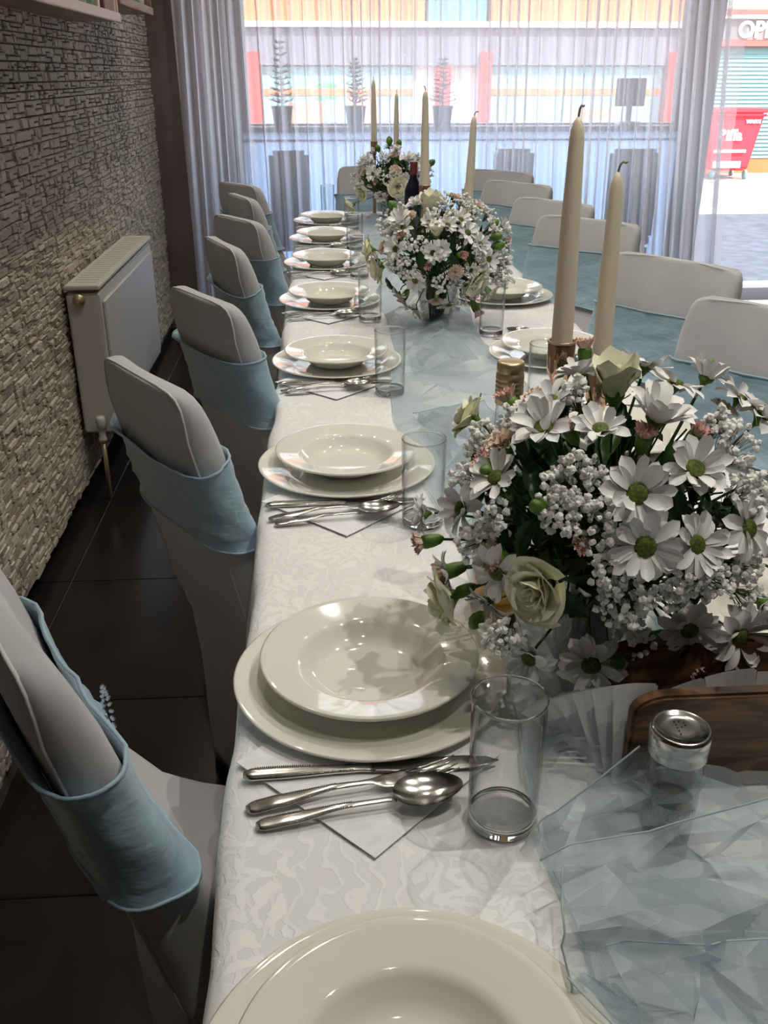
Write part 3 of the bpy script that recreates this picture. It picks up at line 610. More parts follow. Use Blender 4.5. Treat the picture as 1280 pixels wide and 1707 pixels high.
# ------------------------------------------------------------------ bottles
t = thing('drink_bottle', (.214, 1.035, CT), 0, 'amber drink bottle with gold screw cap behind the nearest bouquet', 'bottle')
MB().lathe([(0, 0), (.033, 0), (.036, .004), (.036, .19), (.030, .215), (.0155, .24), (.0145, .27), (.0145, .312), (0, .312)], 40).build('body', MAT['thin'], t)
MB().lathe([(0, .004), (.0335, .004), (.0338, .10), (0, .10)], 32).build('drink', MAT['amber'], t)
prof = [(0, .3205), (.0125, .3205), (.0150, .3195), (.0158, .318), (.0158, .309), (.0152, .308), (.0152, .3065), (.0163, .3055)]
z = .303
for k in range(5): prof += [(.0163, z), (.0166, z-.0015), (.0163, z-.004), (.0157, z-.0048)]; z -= .0055
prof += [(.0163, .27), (0, .27)]
MB().lathe(prof, 40).build('cap', MAT['gold'], t)
t = thing('wine_bottle', (.385, 4.02, CT), 0, 'dark wine bottle standing right of the farthest bouquet', 'bottle')
MB().lathe([(0, 0), (.034, 0), (.037, .004), (.037, .185), (.030, .205), (.0155, .235), (.0148, .285), (0, .285)], 32).build('body', MAT['bottle_dark'], t)
MB().lathe([(.0152, .22), (.0156, .29), (.0156, .296), (0, .2965)], 24).build('foil', MAT['bottle_red'], t)
# ------------------------------------------------------------------ wooden napkin holder, napkins, pepper shaker
t = thing('napkin_holder', (.40, .685, CT), 0, 'dark acacia napkin holder with rounded corners in front of the nearest bouquet', 'napkin holder')
def panel(y, name):
    mb = MB(); hw, h, r = .128, .108, .034; out = [(-hw+.004, .0), (hw-.004, .0), (hw, .004)]
    for k in range(9): a = k*PI/16; out.append((hw-r+r*math.cos(a), h-r*.62+r*.62*math.sin(a)))
    for k in range(9): a = PI/2+k*PI/16; out.append((-hw+r+r*math.cos(a), h-r*.62+r*.62*math.sin(a)))
    out.append((-hw, .004))
    mb.rings([[(x, y-.008, z) for x, z in out], [(x, y+.008, z) for x, z in out]]); o = mb.build(name, MAT['wood'], t, False); bevel(o, .003, 2)
panel(0, 'front_panel'); panel(.085, 'back_panel'); bevel(MB().box((0, .0425, .006), (.24, .069, .012)).build('base', MAT['wood'], t, False), .002)
def fan(x, y, tilt, yaw, h, w, curl, lab):
    mb = MB()
    for ly in range(2):
        def f(u, v, ly=ly):
            s = (u-.5)*w*(.72+.28*v); z = v*(h-.004*ly)
            return (s+.003*ly, curl*v*v+.0025*math.sin(u*PI)+.0022*ly, z)
        mb.grid(f, 5, 6)
    n = len(mb.v); fs = list(mb.f); mb.v += [(a, b+.0007, c) for a, b, c in mb.v]; mb.f += [tuple(k+n for k in reversed(g)) for g in fs]; mb.m += [0]*len(fs)
    o = mb.build('paper_napkin', MAT['paper'], smooth=False); o.location = (x, y, CT+.003); o.rotation_euler = (0, tilt, yaw); tag(o, lab, 'napkin', 'white paper napkins fanned in the wooden holder')
names = ['leftmost', 'second from the left', 'third from the left', 'fourth from the left', 'fifth from the left', 'sixth from the left', 'seventh from the left', 'eighth from the left', 'rightmost']
for k in range(7):
    fan(.252+.0045*k, .690+.0095*(6-k), -.80+.13*k, -.30+.05*k, .070+.006*k, .040, -.012+.003*k, 'white paper napkin fanned left of the wooden holder, %s of the bunch' % names[k])
for k in range(4): fan(.36+.035*k, .722+.004*k, -.35+.22*k, .1-.05*k, .086+.006*(k % 2), .05, .004, 'white paper napkin peeking above the wooden holder, %s of the row' % names[k])
t = thing('pepper_shaker', (.296, .628, CT), 0, 'clear glass pepper shaker with steel lid in front of the wooden holder', 'shaker')
MB().lathe([(0, 0), (.020, 0), (.023, .003), (.024, .07), (.0215, .086), (.0215, .092), (.020, .092), (.020, .086), (.022, .07), (.021, .006), (0, .005)], 40).build('jar', MAT['thin'], t)
MB().lathe([(0, .006), (.0208, .006), (.0215, .035), (0, .035)], 32).build('pepper', add_noise(P('ground_pepper', (.2, .17, .14), .9), (.05, .04, .035), (.36, .32, .26), 900), t)
lid = MB().lathe([(.0215, .086), (.0248, .086), (.0255, .088), (.0248, .0905), (.0255, .093), (.0248, .0955), (.0262, .098), (.0262, .110), (.0250, .1135), (.0225, .1140), (.0212, .1118), (.010, .1125), (0, .1128)], 48).build('lid', MAT['steel'], t)
P_ = [(0, 0), (0, 1), (0, 2), (0, 3), (0, 4), (1, 4), (2, 3.6), (2, 2.7), (1, 2.1)]
for a, b in P_:
    o = MB().lathe([(0, .0003), (.00085, .0003), (.00085, -.0005)], 8).build('shaker_hole', MAT['black'], lid); o.location = ((a-.9)*.0040, (b-2)*.0042, .1128)
# ------------------------------------------------------------------ organza runner
def ridge(x, y, s=0):
    n = noise.noise((x*5+s+y*2, y*4.2-x*3, s*1.3)); m = noise.noise((x*11+3-y*4, y*9+s, 7)); k = noise.noise((x*30, y*26+s, 2))
    return (1-abs(n)*2.6)*.75+(1-abs(m)*2.4)*.22
def runner(u, v):
    y = .26+4.3*v; cx = .30+.012*math.sin(y*2.2); hw = .125+.022*noise.noise((y*2.3, 0, 5))+.03*max(0, 1-abs(y-1.7)/.5)
    s = (u-.5)*2; x = cx+s*hw*(1+.10*noise.noise((y*7, s*1.2, 1)))
    e = 1-abs(s)**2.5; h = max(0, ridge(x, y))
    amp = .034+.012*math.sin(y*3)
    z = CT+.0015+amp*max(0, h)**1.7*(.25+.75*e)+.004*e
    for (px, py, pr_) in ((.296, .628, .05),): 
        d = math.hypot(x-px, y-py)
    return (x, y, z)
def crisp(fn, nu, nv, seed, j=.35):      # stiff fabric: flat facets between sharp creases
    R = random.Random(seed); J = {(a, b): (R.uniform(-j, j), R.uniform(-j, j)) for a in range(nu+1) for b in range(nv+1)}
    def g(u, v):
        a, b = int(round(u*nu)), int(round(v*nv)); ju, jv = J[(a, b)]
        if a in (0, nu): ju = 0
        if b in (0, nv): jv = 0
        return fn((a+ju)/nu, (b+jv)/nv)
    m = MB().grid(g, nu, nv); out = []
    for k, (p, q, r, s_) in enumerate(m.f): out += [(p, q, r), (p, r, s_)] if R.random() < .5 else [(p, q, s_), (q, r, s_)]
    m.f = out; m.m = [0]*len(out); return m, g
m, rg = crisp(runner, 9, 120, 3)
ru = m.build('organza_runner', MAT['organza'], smooth=False); tag(ru, 'pale blue sheer organza runner crumpled along the middle of the table', 'table runner')
def hem(fn, name='hem', r=.0009, N_=60):
    MB().tube([fn(q/N_) for q in range(N_+1)], r, 5).build(name, MAT['organza_hem'], ru)
hem(lambda s: tuple(Vector(rg(0, s*.45))+Vector((0, 0, .001))), N_=54); hem(lambda s: tuple(Vector(rg(1, s*.45))+Vector((0, 0, .001))), N_=54)
# loose folds standing up at the near end
def flap(P0, P1, P2, P3, bulge, seed, name='fold', nu=9, nv=6):
    P0, P1, P2, P3 = map(Vector, (P0, P1, P2, P3))
    def f(u, v):
        p = (P0*(1-u)+P1*u)*(1-v)+(P3*(1-u)+P2*u)*v
        n = noise.noise((u*3+seed, v*2.3, seed))*bulge+(1-3*abs(noise.noise((u*3.2+seed+v*1.5, v*2.2-u, seed+3))))*bulge*.9
        p = p+Vector((noise.noise((u*2.5, v*2, seed+9))*bulge*.7, -n*.8, max(-.3*bulge, n*.6+bulge*.5*math.sin(u*PI)*math.sin(v*PI))))
        p.z = max(p.z, CT+.002); return tuple(p)
    m, g = crisp(f, nu, nv, int(seed*10)); m.build(name, MAT['organza'], ru, smooth=False)
    return lambda u, v: (g(u, v) if abs(v*nv-round(v*nv)) < 1e-6 and abs(u*nu-round(u*nu)) < 1e-6 else g(u, v))
f1 = flap((.165, .560, .790), (.50, .590, .858), (.52, .47, .765), (.19, .50, .756), .016, 1.2); hem(lambda s: f1(s, 0), N_=9)
f2 = flap((.172, .545, .80), (.44, .535, .795), (.46, .40, .757), (.165, .46, .757), .020, 4.7); hem(lambda s: f2(s, 1), N_=9); hem(lambda s: f2(0, s), N_=6)
f3 = flap((.195, .485, .782), (.40, .47, .792), (.42, .33, .757), (.215, .36, .758), .018, 8.1); hem(lambda s: f3(s, 0), N_=9)
f4 = flap((.165, .615, .757), (.27, .66, .82), (.34, .60, .82), (.185, .55, .76), .012, 2.9); hem(lambda s: f4(s, 0), N_=9)
f5 = flap((.165, .47, .770), (.26, .30, .775), (.30, .30, .757), (.20, .47, .760), .012, 12.9); hem(lambda s: f5(s, 0), N_=9)
for a, b, c, d, g, sd_ in (((.19, 1.45, .757), (.33, 1.62, .83), (.42, 1.35, .80), (.24, 1.25, .77), .02, 20), ((.17, 1.75, .757), (.30, 1.70, .80), (.34, 1.45, .81), (.20, 1.50, .76), .02, 22), ((.36, 1.80, .80), (.47, 1.62, .757), (.42, 1.42, .757), (.32, 1.55, .82), .018, 24), ((.20, 1.25, .757), (.28, 1.32, .80), (.30, 1.12, .79), (.22, 1.08, .757), .015, 26), ((.20, 2.2, .757), (.30, 2.3, .79), (.34, 2.0, .80), (.20, 2.0, .757), .014, 28)):
    ff = flap(a, b, c, d, g, sd_, nu=7, nv=6); hem(lambda s, ff=ff: ff(s, 0), r=.0010, N_=7); hem(lambda s, ff=ff: ff(1, s), r=.0010, N_=6)
NEAR=[
('rose',-0.102,-0.139,-0.025,-0.58,-0.79,-0.21,0.0311),
('rosebud',-0.003,0.002,0.145,-0.01,0.01,1.00,0.0283),
('rose',-0.179,-0.048,-0.085,-0.80,-0.22,-0.56,0.0283),
('rose',-0.142,0.065,0.083,-0.72,0.33,0.61,0.0226),
('daisy',-0.013,-0.169,0.035,-0.08,-0.96,0.29,0.0339),
('daisy',0.036,-0.166,0.034,0.21,-0.94,0.28,0.0308),
('daisy',-0.018,-0.146,0.078,-0.10,-0.78,0.61,0.0350),
('daisy',0.040,-0.128,0.093,0.21,-0.67,0.71,0.0334),
('daisy',0.096,-0.140,0.036,0.54,-0.79,0.30,0.0317),
('daisy',0.016,-0.081,0.128,0.08,-0.40,0.91,0.0378),
('daisy',-0.041,-0.089,0.120,-0.21,-0.44,0.87,0.0284),
('daisy',-0.089,-0.062,0.113,-0.45,-0.31,0.84,0.0339),
('daisy',-0.034,0.024,0.141,-0.16,0.12,0.98,0.0264),
('daisy',-0.075,-0.028,0.129,-0.37,-0.14,0.92,0.0264),
('daisy',0.043,0.045,0.141,0.20,0.21,0.96,0.0296),
('daisy',0.059,-0.006,0.137,0.28,-0.03,0.96,0.0308),
('daisy',0.101,0.018,0.136,0.45,0.08,0.89,0.0290),
('daisy',0.132,-0.004,0.118,0.61,-0.02,0.79,0.0287),
('daisy',0.150,-0.021,0.104,0.70,-0.10,0.71,0.0322),
('daisy',-0.136,-0.075,0.067,-0.74,-0.41,0.54,0.0282),
('daisy',-0.165,-0.051,0.023,-0.94,-0.29,0.19,0.0282),
('daisy',-0.196,0.014,-0.012,-0.99,0.07,-0.09,0.0237),
('daisy',-0.136,-0.107,-0.022,-0.77,-0.61,-0.18,0.0296),
('daisy',-0.133,-0.051,-0.088,-0.69,-0.27,-0.67,0.0257),
('daisy',-0.106,-0.145,-0.099,-0.30,-0.91,-0.28,0.0273),
('daisy',-0.043,-0.145,-0.109,-0.13,-0.95,-0.30,0.0347),
('daisy',0.052,-0.145,-0.072,0.15,-0.94,-0.29,0.0308),
('daisy',0.104,-0.145,-0.082,0.30,-0.91,-0.28,0.0358),
('daisy',-0.174,-0.027,-0.064,-0.87,-0.14,-0.47,0.0234),
('daisy',0.163,-0.051,0.059,0.85,-0.27,0.45,0.0307),
('daisy',0.156,-0.116,-0.031,0.78,-0.58,-0.23,0.0301),
('carnation',-0.129,-0.038,0.092,-0.68,-0.20,0.71,0.0157),
('bud',-0.104,0.049,0.109,-0.53,0.25,0.81,0.0143),
('carnation',-0.085,0.004,0.127,-0.42,0.02,0.91,0.0124),
('bud',-0.069,-0.075,0.118,-0.35,-0.38,0.86,0.0115),
('bud',-0.001,-0.100,0.119,-0.01,-0.50,0.87,0.0124),
('bud',0.055,-0.089,0.116,0.28,-0.45,0.85,0.0126),
('bud',-0.145,-0.045,0.073,-0.78,-0.24,0.57,0.0121),
('carnation',0.120,0.000,0.110,0.60,0.00,0.80,0.0126),
('bud',-0.068,-0.156,0.032,-0.38,-0.88,0.27,0.0099),
('bud',-0.140,-0.105,-0.009,-0.80,-0.60,-0.07,0.0118),
('bud',-0.180,-0.028,-0.065,-0.88,-0.13,-0.46,0.0143),
('bud',-0.167,-0.044,-0.082,-0.79,-0.21,-0.57,0.0116),
('bud',-0.202,-0.006,-0.038,-0.96,-0.03,-0.26,0.0131),
('bud',0.067,-0.145,-0.124,0.20,-0.94,-0.29,0.0121),
('bud',0.124,-0.145,-0.133,0.35,-0.90,-0.28,0.0098),
('bud',-0.018,0.068,0.159,-0.08,0.28,0.96,0.0130),
('gbud',-0.103,-0.124,0.057,-0.57,-0.68,0.46,0.0090),
('gbud',-0.018,-0.145,-0.102,-0.05,-0.95,-0.30,0.0090),
('gbud',-0.145,-0.065,-0.101,-0.67,-0.30,-0.68,0.0089),
('gbud',-0.142,-0.062,0.068,-0.77,-0.34,0.54,0.0071),
('gbud',0.102,0.019,0.144,0.43,0.08,0.90,0.0076),
('gyp',-0.073,-0.123,0.083,-0.39,-0.66,0.65,0.0345),
('gyp',-0.060,-0.151,0.053,-0.33,-0.84,0.43,0.0302),
('gyp',-0.087,-0.134,0.058,-0.48,-0.74,0.47,0.0251),
('gyp',-0.142,-0.011,0.084,-0.75,-0.06,0.65,0.0248),
('gyp',-0.158,-0.036,0.055,-0.87,-0.20,0.44,0.0208),
('gyp',0.106,-0.073,0.098,0.55,-0.38,0.74,0.0265),
('gyp',0.111,-0.113,0.061,0.61,-0.62,0.49,0.0288),
('gyp',0.088,-0.059,0.116,0.44,-0.29,0.85,0.0178),
('gyp',-0.155,-0.081,-0.001,-0.89,-0.46,-0.01,0.0253),
('gyp',-0.140,-0.096,0.035,-0.79,-0.54,0.29,0.0198),
('gyp',-0.026,-0.170,-0.026,-0.15,-0.96,-0.22,0.0281),
('gyp',0.000,-0.145,-0.083,0.00,-0.95,-0.30,0.0213),
('gyp',-0.136,-0.145,-0.072,-0.38,-0.88,-0.28,0.0245),
('gyp',-0.054,-0.020,0.137,-0.26,-0.09,0.96,0.0181),
('gyp',0.032,-0.172,0.005,0.18,-0.98,0.04,0.0222),
('gyp',0.105,-0.140,-0.009,0.60,-0.80,-0.08,0.0209),
('gyp',-0.108,-0.020,0.113,-0.54,-0.10,0.83,0.0182),
('gyp',-0.041,-0.170,0.006,-0.23,-0.97,0.05,0.0221),
('gyp',0.067,-0.161,-0.012,0.38,-0.92,-0.10,0.0227),
('gyp',0.129,-0.124,-0.060,0.65,-0.62,-0.44,0.0217),
('gyp',0.018,-0.172,-0.020,0.10,-0.98,-0.17,0.0191),
('daisy',0.134,-0.127,-0.058,0.66,-0.62,-0.42,0.0277),
('leaf',0.058,-0.162,-0.028,0.33,-0.92,-0.23,0.0342),
('leaf',0.105,-0.135,-0.032,0.59,-0.76,-0.26,0.0353),
('leaf',-0.010,-0.164,-0.051,-0.06,-0.91,-0.41,0.0286),
('leaf',-0.045,-0.160,-0.045,-0.25,-0.90,-0.36,0.0286),
('leaf',-0.123,-0.092,-0.069,-0.67,-0.50,-0.55,0.0246),
('leaf',-0.151,-0.068,-0.046,-0.85,-0.38,-0.38,0.0249),
('leaf',-0.141,-0.102,0.012,-0.81,-0.58,0.10,0.0270),
('leaf',-0.068,-0.150,-0.050,-0.38,-0.83,-0.41,0.0347),
('leaf',0.034,-0.123,-0.110,0.17,-0.60,-0.78,0.0381),
('leaf',0.053,-0.148,-0.119,0.23,-0.63,-0.74,0.0374),
('leaf',-0.080,-0.086,-0.113,-0.40,-0.42,-0.81,0.0278),
('leaf',-0.159,0.017,0.059,-0.87,0.09,0.48,0.0193),
('leaf',0.054,-0.146,0.066,0.30,-0.80,0.53,0.0199),
('leaf',-0.121,-0.121,0.029,-0.69,-0.69,0.24,0.0286),
('leaf',0.076,-0.157,0.014,0.44,-0.89,0.11,0.0259),
('leaf',-0.039,-0.130,0.091,-0.20,-0.69,0.70,0.0276),
('leaf',0.006,-0.159,0.061,0.03,-0.87,0.49,0.0273),
('leaf',-0.102,-0.142,-0.000,-0.58,-0.81,-0.00,0.0284),
('leaf',-0.109,-0.093,0.084,-0.58,-0.49,0.65,0.0264),
('leaf',0.029,-0.160,0.054,0.16,-0.88,0.44,0.0274),
]
MID=[
('rose',0.088,-0.128,-0.059,0.50,-0.73,-0.46,0.0354),
('rose',-0.163,-0.001,-0.041,-0.95,-0.01,-0.33,0.0383),
('rose',-0.185,0.010,0.004,-1.00,0.05,0.03,0.0270),
('rosebud',-0.033,-0.063,0.132,-0.17,-0.33,0.93,0.0334),
('rosebud',-0.024,-0.145,0.073,-0.13,-0.82,0.56,0.0223),
('daisy',-0.074,-0.141,-0.051,-0.43,-0.81,-0.40,0.0289),
('daisy',-0.121,-0.116,0.024,-0.71,-0.68,0.19,0.0333),
('daisy',-0.108,-0.077,0.090,-0.59,-0.43,0.68,0.0334),
('daisy',0.005,-0.139,0.083,0.03,-0.77,0.64,0.0268),
('daisy',0.056,-0.141,0.066,0.32,-0.80,0.51,0.0299),
('daisy',0.088,-0.139,0.036,0.51,-0.81,0.29,0.0301),
('daisy',0.115,-0.125,-0.002,0.68,-0.74,-0.02,0.0290),
('daisy',0.166,-0.020,0.059,0.89,-0.11,0.43,0.0314),
('daisy',-0.066,-0.039,-0.146,-0.31,-0.18,-0.93,0.0354),
('daisy',0.022,-0.079,-0.127,0.11,-0.41,-0.91,0.0317),
('daisy',0.040,-0.122,0.095,0.22,-0.67,0.71,0.0270),
('daisy',0.148,-0.044,-0.063,0.83,-0.25,-0.49,0.0254),
('daisy',-0.109,-0.048,-0.104,-0.59,-0.26,-0.77,0.0238),
('daisy',0.179,-0.032,0.015,0.98,-0.17,0.11,0.0252),
('carnation',0.026,-0.165,-0.028,0.15,-0.96,-0.23,0.0166),
('bud',-0.109,-0.112,0.057,-0.62,-0.64,0.45,0.0136),
('bud',-0.044,-0.164,-0.010,-0.26,-0.96,-0.08,0.0120),
('bud',0.043,-0.163,0.016,0.25,-0.96,0.13,0.0135),
('carnation',0.140,-0.057,-0.107,0.66,-0.27,-0.70,0.0191),
('bud',0.102,-0.065,-0.151,0.42,-0.27,-0.86,0.0176),
('carnation',-0.014,-0.099,-0.117,-0.07,-0.52,-0.85,0.0157),
('bud',-0.096,-0.029,-0.124,-0.49,-0.15,-0.86,0.0161),
('carnation',-0.087,-0.083,0.102,-0.47,-0.45,0.76,0.0151),
('carnation',0.037,-0.011,0.141,0.19,-0.06,0.98,0.0170),
('bud',0.094,-0.031,0.118,0.50,-0.16,0.85,0.0139),
('bud',0.179,-0.029,0.027,0.97,-0.16,0.20,0.0142),
('carnation',-0.156,-0.063,0.020,-0.91,-0.37,0.16,0.0139),
('gbud',-0.119,0.027,0.108,-0.62,0.14,0.77,0.0126),
('gbud',0.133,-0.063,0.073,0.75,-0.35,0.56,0.0123),
('gbud',0.137,-0.086,0.046,0.79,-0.49,0.37,0.0123),
('gbud',0.144,-0.086,0.024,0.84,-0.51,0.19,0.0123),
('gyp',-0.146,-0.028,0.070,-0.82,-0.16,0.55,0.0310),
('gyp',-0.064,-0.149,0.044,-0.37,-0.86,0.35,0.0239),
('gyp',-0.003,-0.102,0.116,-0.02,-0.54,0.84,0.0330),
('gyp',0.080,-0.073,0.112,0.43,-0.39,0.82,0.0335),
('gyp',0.174,-0.052,-0.067,0.85,-0.26,-0.45,0.0349),
('gyp',0.178,-0.042,-0.030,0.95,-0.23,-0.22,0.0285),
('gyp',-0.010,-0.155,-0.060,-0.06,-0.88,-0.47,0.0273),
('gyp',-0.100,-0.136,-0.017,-0.59,-0.80,-0.14,0.0303),
('gyp',-0.135,-0.101,-0.016,-0.79,-0.59,-0.13,0.0245),
('gyp',0.013,-0.049,0.138,0.07,-0.25,0.97,0.0244),
('gyp',0.138,-0.007,0.095,0.73,-0.04,0.69,0.0220),
('leaf',-0.142,-0.018,-0.097,-0.73,-0.09,-0.68,0.0417),
('leaf',0.002,-0.162,0.045,0.01,-0.93,0.36,0.0446),
('leaf',0.076,-0.105,-0.094,0.41,-0.57,-0.71,0.0406),
('leaf',-0.064,-0.157,0.008,-0.38,-0.92,0.07,0.0359),
('leaf',0.025,-0.168,-0.005,0.15,-0.99,-0.04,0.0359),
('leaf',-0.113,-0.112,-0.052,-0.65,-0.64,-0.41,0.0338),
('leaf',-0.035,-0.164,0.024,-0.21,-0.96,0.19,0.0358),
]
FAR=[
('rose',0.011,-0.168,-0.018,0.06,-0.98,-0.18,0.0392),
('rose',-0.142,-0.062,-0.054,-0.79,-0.35,-0.51,0.0322),
('rose',-0.187,-0.018,-0.115,-0.69,-0.07,-0.72,0.0354),
('daisy',-0.094,-0.134,0.034,-0.54,-0.77,0.33,0.0366),
('daisy',-0.063,-0.140,-0.056,-0.35,-0.77,-0.53,0.0317),
('daisy',0.060,-0.101,0.094,0.30,-0.50,0.81,0.0368),
('daisy',0.085,-0.127,0.057,0.47,-0.70,0.54,0.0367),
('daisy',0.040,-0.165,0.011,0.23,-0.97,0.11,0.0313),
('daisy',0.012,-0.046,0.125,0.05,-0.21,0.98,0.0318),
('daisy',-0.115,-0.024,0.094,-0.58,-0.12,0.81,0.0293),
('daisy',0.127,-0.113,0.005,0.74,-0.67,0.05,0.0317),
('daisy',-0.150,-0.080,0.004,-0.88,-0.47,0.04,0.0292),
('carnation',0.001,-0.156,0.052,0.01,-0.87,0.50,0.0208),
('carnation',-0.004,-0.084,0.113,-0.02,-0.40,0.92,0.0184),
('bud',-0.087,-0.146,0.003,-0.51,-0.86,0.03,0.0157),
('carnation',-0.139,-0.081,0.042,-0.79,-0.46,0.40,0.0159),
('bud',-0.043,-0.144,-0.060,-0.23,-0.79,-0.57,0.0158),
('gbud',-0.013,0.017,0.156,-0.05,0.06,1.00,0.0160),
('gbud',-0.064,0.018,0.126,-0.28,0.08,0.96,0.0134),
('gbud',0.171,-0.010,0.066,0.83,-0.05,0.55,0.0161),
('gbud',0.030,0.013,0.146,0.12,0.05,0.99,0.0134),
('gyp',-0.117,-0.070,0.078,-0.61,-0.37,0.70,0.0370),
('gyp',-0.045,-0.100,0.100,-0.22,-0.49,0.84,0.0367),
('gyp',0.119,-0.043,0.087,0.61,-0.22,0.76,0.0373),
('gyp',0.163,-0.020,0.034,0.93,-0.11,0.34,0.0350),
('gyp',-0.173,0.007,0.006,-1.00,0.04,0.06,0.0297),
('gyp',-0.036,-0.165,0.012,-0.21,-0.97,0.12,0.0261),
('gyp',0.150,-0.074,-0.024,0.87,-0.43,-0.24,0.0268),
('leaf',-0.048,-0.144,0.059,-0.26,-0.79,0.55,0.0365),
('leaf',-0.023,-0.168,-0.013,-0.14,-0.98,-0.13,0.0366),
('leaf',-0.100,-0.132,-0.029,-0.58,-0.77,-0.28,0.0316),
('leaf',0.085,-0.136,-0.042,0.48,-0.77,-0.41,0.0370),
('leaf',0.006,-0.127,0.087,0.03,-0.65,0.76,0.0365),
]
# ------------------------------------------------------------------ covered banquet chairs
def make_sec(W, lean, square):
    L = lambda z: (.95-z)*math.tan(lean)
    top = (((.88, .995), (.91, .985), (.930, .968), (.943, .935), (.950, .875)) if square else ((.88, .985), (.91, .96), (.930, .92), (.943, .85), (.950, .74)))
    WL = min(.184, W+.016); out = [(.020, WL+.016, .118, .50), (.12, WL+.008, .112, .49), (.25, WL, .106, .48), (.34, WL, .102, .478), (.395, WL+.002, .098, .480), (.418, WL, .096, .478), (.43, WL, .094, .45)]
    y0 = 0
    for z, e in ((.445, .29), (.465, .225), (.50, .165), (.56, .115), (.63, .083), (.69, .068), (.76, .056), (.83, .052)):
        k = max(0, (.56-z)/.07); hw = W+(WL-W)*min(1, k)
        yr = L(z)-.028; yr = min(yr, .096); out.append((z, hw, yr, yr+e))
    for z, k in top: out.append((z, W*k, L(z)-.028+(.012*(z-.88)/.07), L(z)-.028+.05-.010*(z-.88)/.07))
    return out
SEC = make_sec(.188, .22, True)
def sec(z):
    for a, b in zip(SEC, SEC[1:]):
        if z <= b[0]:
            s = (z-a[0])/(b[0]-a[0]); return [p+(q-p)*s for p, q in zip(a[1:], b[1:])]
    return list(SEC[-1][1:])
def ring(z, off=0, seed=0, wr=0, ncorn=5):
    hw, yr, yf = sec(z); hw += off; yr -= off; yf += off; cy = (yr+yf)/2; hd = (yf-yr)/2; r = min(hd*.92, .028+off+ (0.03 if z < .5 else 0)); pts = []
    def seg(x0, y0, x1, y1, n): return [(x0+(x1-x0)*k/n, y0+(y1-y0)*k/n) for k in range(n)]
    for ci, (sx, sy) in enumerate(((1, -1), (1, 1), (-1, 1), (-1, -1))):
        a0 = -PI/2+ci*PI/2
        for k in range(ncorn): a = a0+PI/2*k/ncorn; pts.append((sx*(hw-r)+r*math.cos(a), sy*(hd-r)+r*math.sin(a)))
        ex, ey = sx*(hw-r)+r*math.cos(a0+PI/2), sy*(hd-r)+r*math.sin(a0+PI/2)
        nx = ((1, 1), (-1, 1), (-1, -1), (1, -1))[ci]; a1 = a0+PI/2
        fx, fy = nx[0]*(hw-r)+r*math.cos(a1), nx[1]*(hd-r)+r*math.sin(a1)
        n = 3 if ci % 2 == 0 else 12
        pts += seg(ex, ey, fx, fy, n)
    out = []
    for i, (x, y) in enumerate(pts):
        k = min(1, max(0, (z-.5)/.2)); yy = cy+y+.016*(x/.19)**2*k-.008*k
        zz = z
        if z < .03: zz = .015+.085*max(0, 1-(abs(x)/hw)**6)*(abs(y) > hd*.9)+.085*max(0, 1-(abs(y)/hd)**6)*(abs(x) > hw*.9)
        if wr:
            n = noise.noise((x*18+seed, yy*18, z*11))*wr; l = math.hypot(x, y)+1e-6; x += x/l*n; yy += y/l*n
        out.append((x, yy, zz))
    return out
NR = len(ring(.8))
